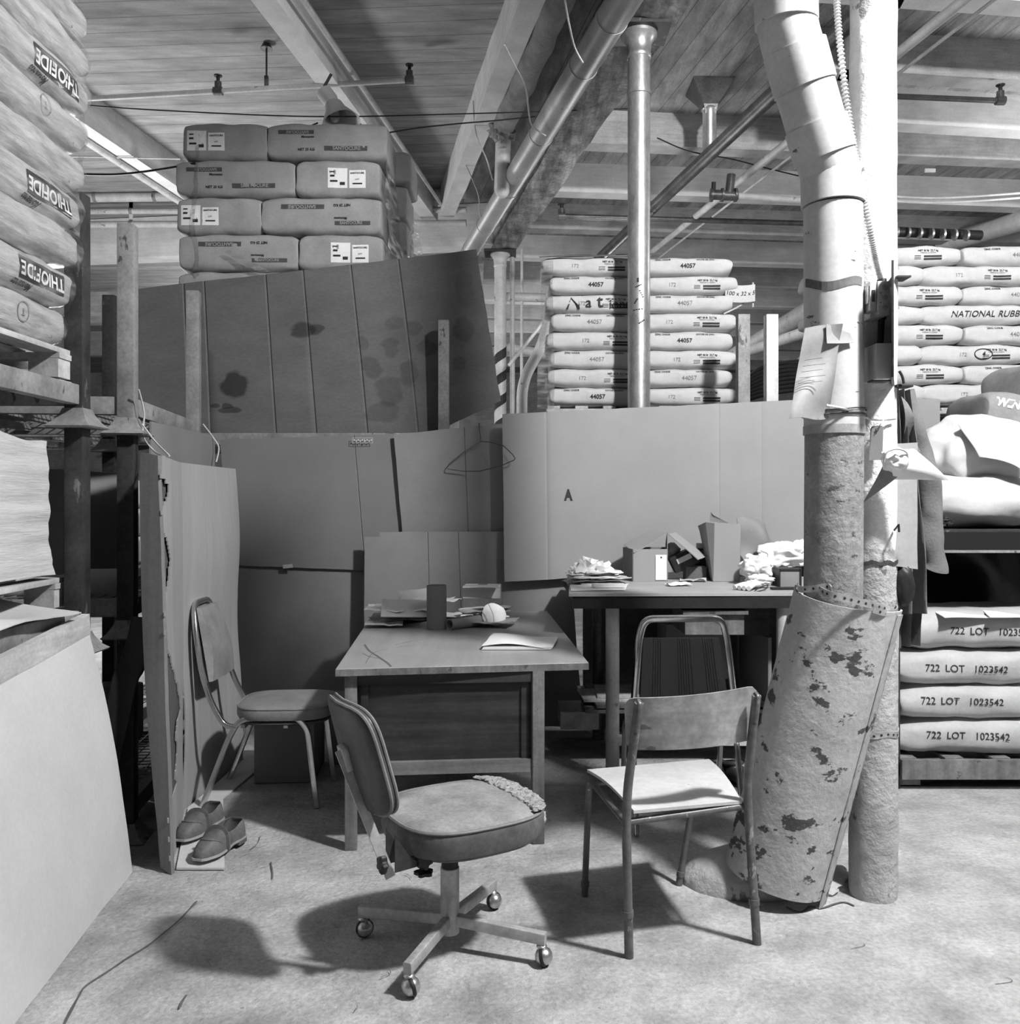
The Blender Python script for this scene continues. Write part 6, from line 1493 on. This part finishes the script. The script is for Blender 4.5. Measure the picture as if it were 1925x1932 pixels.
# ---------------------------------------------------------------- electrical things on the column
pts = [P(1578, -20, 3.05), P(1583, 60, 3.05), P(1596, 180, 3.06), P(1612, 280, 3.07), P(1627, 360, 3.08), P(1645, 450, 3.09), P(1655, 500, 3.10), P(1664, 530, 3.11)]
t = thing('flexible_conduit', 'ribbed metal conduit curving down the white column to the outlet box', 'conduit', P(1664, 530, 3.11))
p = cr(pts, 60); bm = B(); rb = [.0098+.0022*(1 if (i//2) % 2 else -1)*1.0 for i in range(len(p))]; sweep(bm, p, circ(1, 12), scales=rb); ob('ribbed_sleeve', bm, steel_l, t, smooth=20)
bm = B(); tube(bm, [P(1664, 527, 3.11), P(1665, 538, 3.11)], .016, 12); ob('connector', bm, steel_d, t)
t = thing('outlet_box', 'galvanised electrical box with round knockouts on the white column', 'electrical box', P(1660, 570, 3.1))
c = P(1660, 566, 3.07); bm = B(); box(bm, c+V(0,.03,0), (.042, .13, .115), bev=.004); ob('box_shell', bm, steel_l, t)
for k in range(3):
    bm = B(); lathe(bm, [(.009, 0), (.0095, .001), (.008, .0015)], axis(c+V(.004, -.035, .034-k*.034), (0, -1, 0)), 16); ob('knockout', bm, steel_g, t)
for k in (0, 1):
    bm = B(); lathe(bm, [(.0022, 0), (0, .0004)], axis(c+V(-.011, -.0352, .017-k*.034), (0, -1, 0)), 8, cap=False); ob('screw_hole', bm, ink, t)
c2 = P(1641, 562, 3.07); bm = B(); box(bm, c2+V(0,0,0), (.022, .06, .10), bev=.002); ob('cover_plate', bm, steel_l, t)
bm = B(); box(bm, c2+V(.001,-.031,.0), (.010, .004, .040)); ob('switch_slot', bm, ink, t)
bm = B(); box(bm, c2+V(-.014,.0,.005), (.006, .05, .06), bev=.002); ob('face_guard', bm, steel_l, t)
bm = B(); tube(bm, [P(1664, 592, 3.13), P(1661, 652, 3.13)], .011, 14); tube(bm, [P(1664, 594, 3.13), P(1664, 603, 3.13)], .015, 14); tag(ob('conduit_nipple', bm, steel_d), 'short dark conduit joining the two boxes on the white column', 'conduit')
t = thing('pale_box', 'smooth pale rectangular box below the outlet box on the white column', 'electrical box', P(1660, 684, 3.1))
c = P(1661, 684, 3.07); bm = B(); box(bm, c+V(0,.035,0), (.055, .14, .122), bev=.004); ob('box_body', bm, plastic_l, t)
bm = B(); box(bm, c+V(.003,.02,-.062), (.06, .05, .006)); ob('base_flange', bm, steel_d, t)
t = thing('steel_bracket', 'long dark steel channel bracket fixed on the right of the white column', 'bracket', P(1684, 630, 3.15))
x0 = P(1684, 0, 3.17).x; z1_, z0_ = CH-(523-945)/F*3.17, CH-(728-945)/F*3.17
x0 = .4298*3.2-.002; wa = math.atan2(.26, .1117); bm = B(); box(bm, (.4298*3.07, 3.07, (z0_+z1_)/2), (.28, .008, z1_-z0_), rz=wa, bev=.002); ob('web', bm, steel_d, t)
bm = B(); box(bm, (x0+.024, 3.19, z1_), (.05, .07, .006)); ob('top_flange', bm, steel_d, t)
bm = B(); box(bm, (x0+.03, 3.19, z0_), (.06, .06, .010), bev=.003); tube(bm, cr([V(x0+.004, 3.15, z0_+.05), V(x0+.015, 3.15, z0_+.03), V(x0+.02, 3.15, z0_+.005)], 4), .005, 8); ob('bottom_hook', bm, steel_d, t)
bm = B(); sweep(bm, cr([V(x0-.022, 3.155, z0_+.10), V(x0-.024, 3.155, (z0_+z1_)/2), V(x0-.022, 3.155, z1_-.04)], 3), rect(.004, .010)); ob('back_strip', bm, plastic_l, t)
# kraft tag, white bag, hanging kraft strip
t = thing('kraft_tag', 'brown paper tag with eyelet hanging on the white column below the wires', 'tag', P(1654, 840, 3.13))
q = [P(1640, 868, 3.135), P(1665, 868, 3.13), P(1667, 806, 3.13), P(1664, 803, 3.13), P(1646, 804, 3.13), P(1642, 810, 3.135)]
quadplate('tag_card', [p+V(0, -.0, 0) for p in q], kraft, .001, t)
bm = B(); lathe(bm, [(.006, 0), (.003, .0012)], axis(P(1655, 811, 3.126), (0, -1, 0)), 14, cap=False); ob('eyelet', bm, rubber, t)
bm = B(); tube(bm, cr([P(1655, 811, 3.125), P(1662, 800, 3.11), P(1668, 792, 3.12)], 4), .0015, 6); ob('tie_wire', bm, chrome_o, t)
t = thing('white_plastic_bag', 'white plastic bag rolled and tied to the column, one end sticking out right', 'bag', P(1690, 880, 3.1))
bm = B(); sheet(bm, P(1664, 852, 3.08), P(1724, 846, 3.06), P(1793, 906, 3.02), P(1688, 905, 3.08), .002, 24, 20, .018, 8, 3, fn=lambda u, v: (0, .05*math.sin(v*PI)*(1-u*.8), 0)); ob('bag_mouth', bm, paper, t, smooth=60)
bm = B(); blob(bm, P(1690, 868, 3.06), (.048, .04, .040), .3, 2.0, 7, False, 4); ob('bag_roll', bm, paper, t, smooth=60)
bm = B(); tube(bm, cr([P(1668, 872, 3.02), P(1674, 853, 3.01), P(1694, 847, 3.01), P(1712, 855, 3.02), P(1714, 878, 3.02)], 5), .0035, 8); ob('rolled_rim', bm, paper_g, t)
bm = B(); sheet(bm, P(1672, 868, 3.07), P(1700, 888, 3.06), P(1696, 898, 3.07), P(1628, 950, 3.12), .002, 16, 12, .01, 9, 8); ob('bag_tail', bm, mat('dull_plastic', .22, .35, bump=.4, bscale=12), t, smooth=60)
bm = B(); sheet(bm, P(1684, 838, 3.22), P(1733, 834, 3.22), P(1730, 1074, 3.2), P(1690, 1068, 3.17), .003, 8, 20, .012, 3, 3); tag(ob('kraft_strip', bm, kpaper, smooth=60), 'long strip of brown paper hanging beside the column in front of the coat', 'paper')
bm = B(); tube(bm, [P(1688, 1000, 3.16), P(1696, 990, 3.10), P(1697, 1004, 3.10)], .004, 6); tag(ob('wire_hook', bm, rubber), 'small dark wire hook sticking out of the column at mid height', 'hook')
bm = B(); blob(bm, P(1706, 1105, 3.19), (.038, .03, .075), .12, 2, 3, False, 4); tag(ob('dark_flask', bm, rubber), 'dark rounded object hanging from the chain in front of the coat', 'flask')
# coat
t = thing('work_coat', 'grey work coat hanging behind the white column', 'coat', P(1720, 1160, 3.4))
bm = B(); sheet(bm, P(1686, 735, 3.40), P(1712, 738, 3.40), P(1756, 1158, 3.36), P(1688, 1162, 3.34), .006, 30, 44, .03, 4, 3, rag=.006, fn=lambda u, v: (.0, .045*math.sin(u*15+v*2)*(1-.3*v), 0)); ob('coat_body', bm, cloth, t, smooth=60)
bm = B(); sweep(bm, cr([P(1704, 745, 3.42), P(1722, 800, 3.42), P(1742, 860, 3.42), P(1750, 940, 3.42), P(1757, 1010, 3.42), P(1762, 1060, 3.42), P(1760, 1078, 3.42)], 8), [(x*1.0, y*.6) for x, y in circ(.045, 18)], scales=None)
for v in bm.verts: v.co += nv(v.co, 9)*.022
ob('sleeve', bm, cloth, t, smooth=60)
bm = B(); sheet(bm, P(1700, 748, 3.36), P(1712, 760, 3.36), P(1740, 850, 3.37), P(1712, 880, 3.36), .006, 10, 20, .02, 5, 8, fn=lambda u, v: (0, .02*math.sin(v*6), 0)); ob('lapel', bm, cloth, t, smooth=60)
bm = B(); sheet(bm, P(1688, 1135, 3.42), P(1737, 1137, 3.42), P(1732, 1218, 3.42), P(1690, 1222, 3.42), .01, 14, 14, .02, 6, 4, fn=lambda u, v: (0, .02*math.sin(u*14), 0)); tag(ob('hanging_trousers', bm, cloth, smooth=60), 'darker cloth hanging below the coat hem', 'clothing')
# ---------------------------------------------------------------- floor marks
def crack(pts, w_, nm_='trim_9', label='long dark crack line running over the floor at lower left'):
    bm = B(); p = cr([T(*q) for q in pts], 8)
    L_, R2 = [], []
    for i, a in enumerate(p):
        dd = (p[min(i+1, len(p)-1)]-p[max(i-1, 0)]).normalized(); nn = V(-dd.y, dd.x, 0)*w_*(.6+.8*abs(n1(a, 12)))*(1 if 0 < i < len(p)-1 else .1)
        wob = V(-dd.y, dd.x, 0)*n1(a, 8, 2)*.01
        L_.append(bm.verts.new(V(a.x, a.y, .0055)+nn+wob)); R2.append(bm.verts.new(V(a.x, a.y, .0055)-nn+wob))
    for i in range(len(p)-1): bm.faces.new((L_[i], L_[i+1], R2[i+1], R2[i]))
    return tag(ob(nm_, bm, mat('crack_dirt', .10, .9), smooth=0), kind='structure')
crack([(372, 1702), (330, 1745), (270, 1790), (210, 1830), (165, 1862), (150, 1885), (118, 1940), (90, 1990)], .0045, 'trim_1')
crack([(513, 1628), (514, 1645), (512, 1662)], .003, 'trim_2')
crack([(490, 1580), (482, 1597), (472, 1606)], .002, 'trim_3')
crack([(352, 1880), (344, 1893), (340, 1905)], .004, 'trim_4')
crack([(1485, 1712), (1510, 1722), (1528, 1712), (1552, 1716), (1590, 1705), (1612, 1712)], .006, 'trim_5')
random.seed(21)
for k in range(7):
    x_, y_ = random.uniform(500, 1900), random.uniform(1640, 1920); crack([(x_, y_), (x_+random.uniform(-14, 14), y_+random.uniform(3, 9)), (x_+random.uniform(-24, 24), y_+random.uniform(8, 16))], .0015, 'trim_6')
for i, (a, b) in enumerate((((1500, 1700), (1530, 1715)), ((1530, 1712), (1545, 1705)))):
    pass
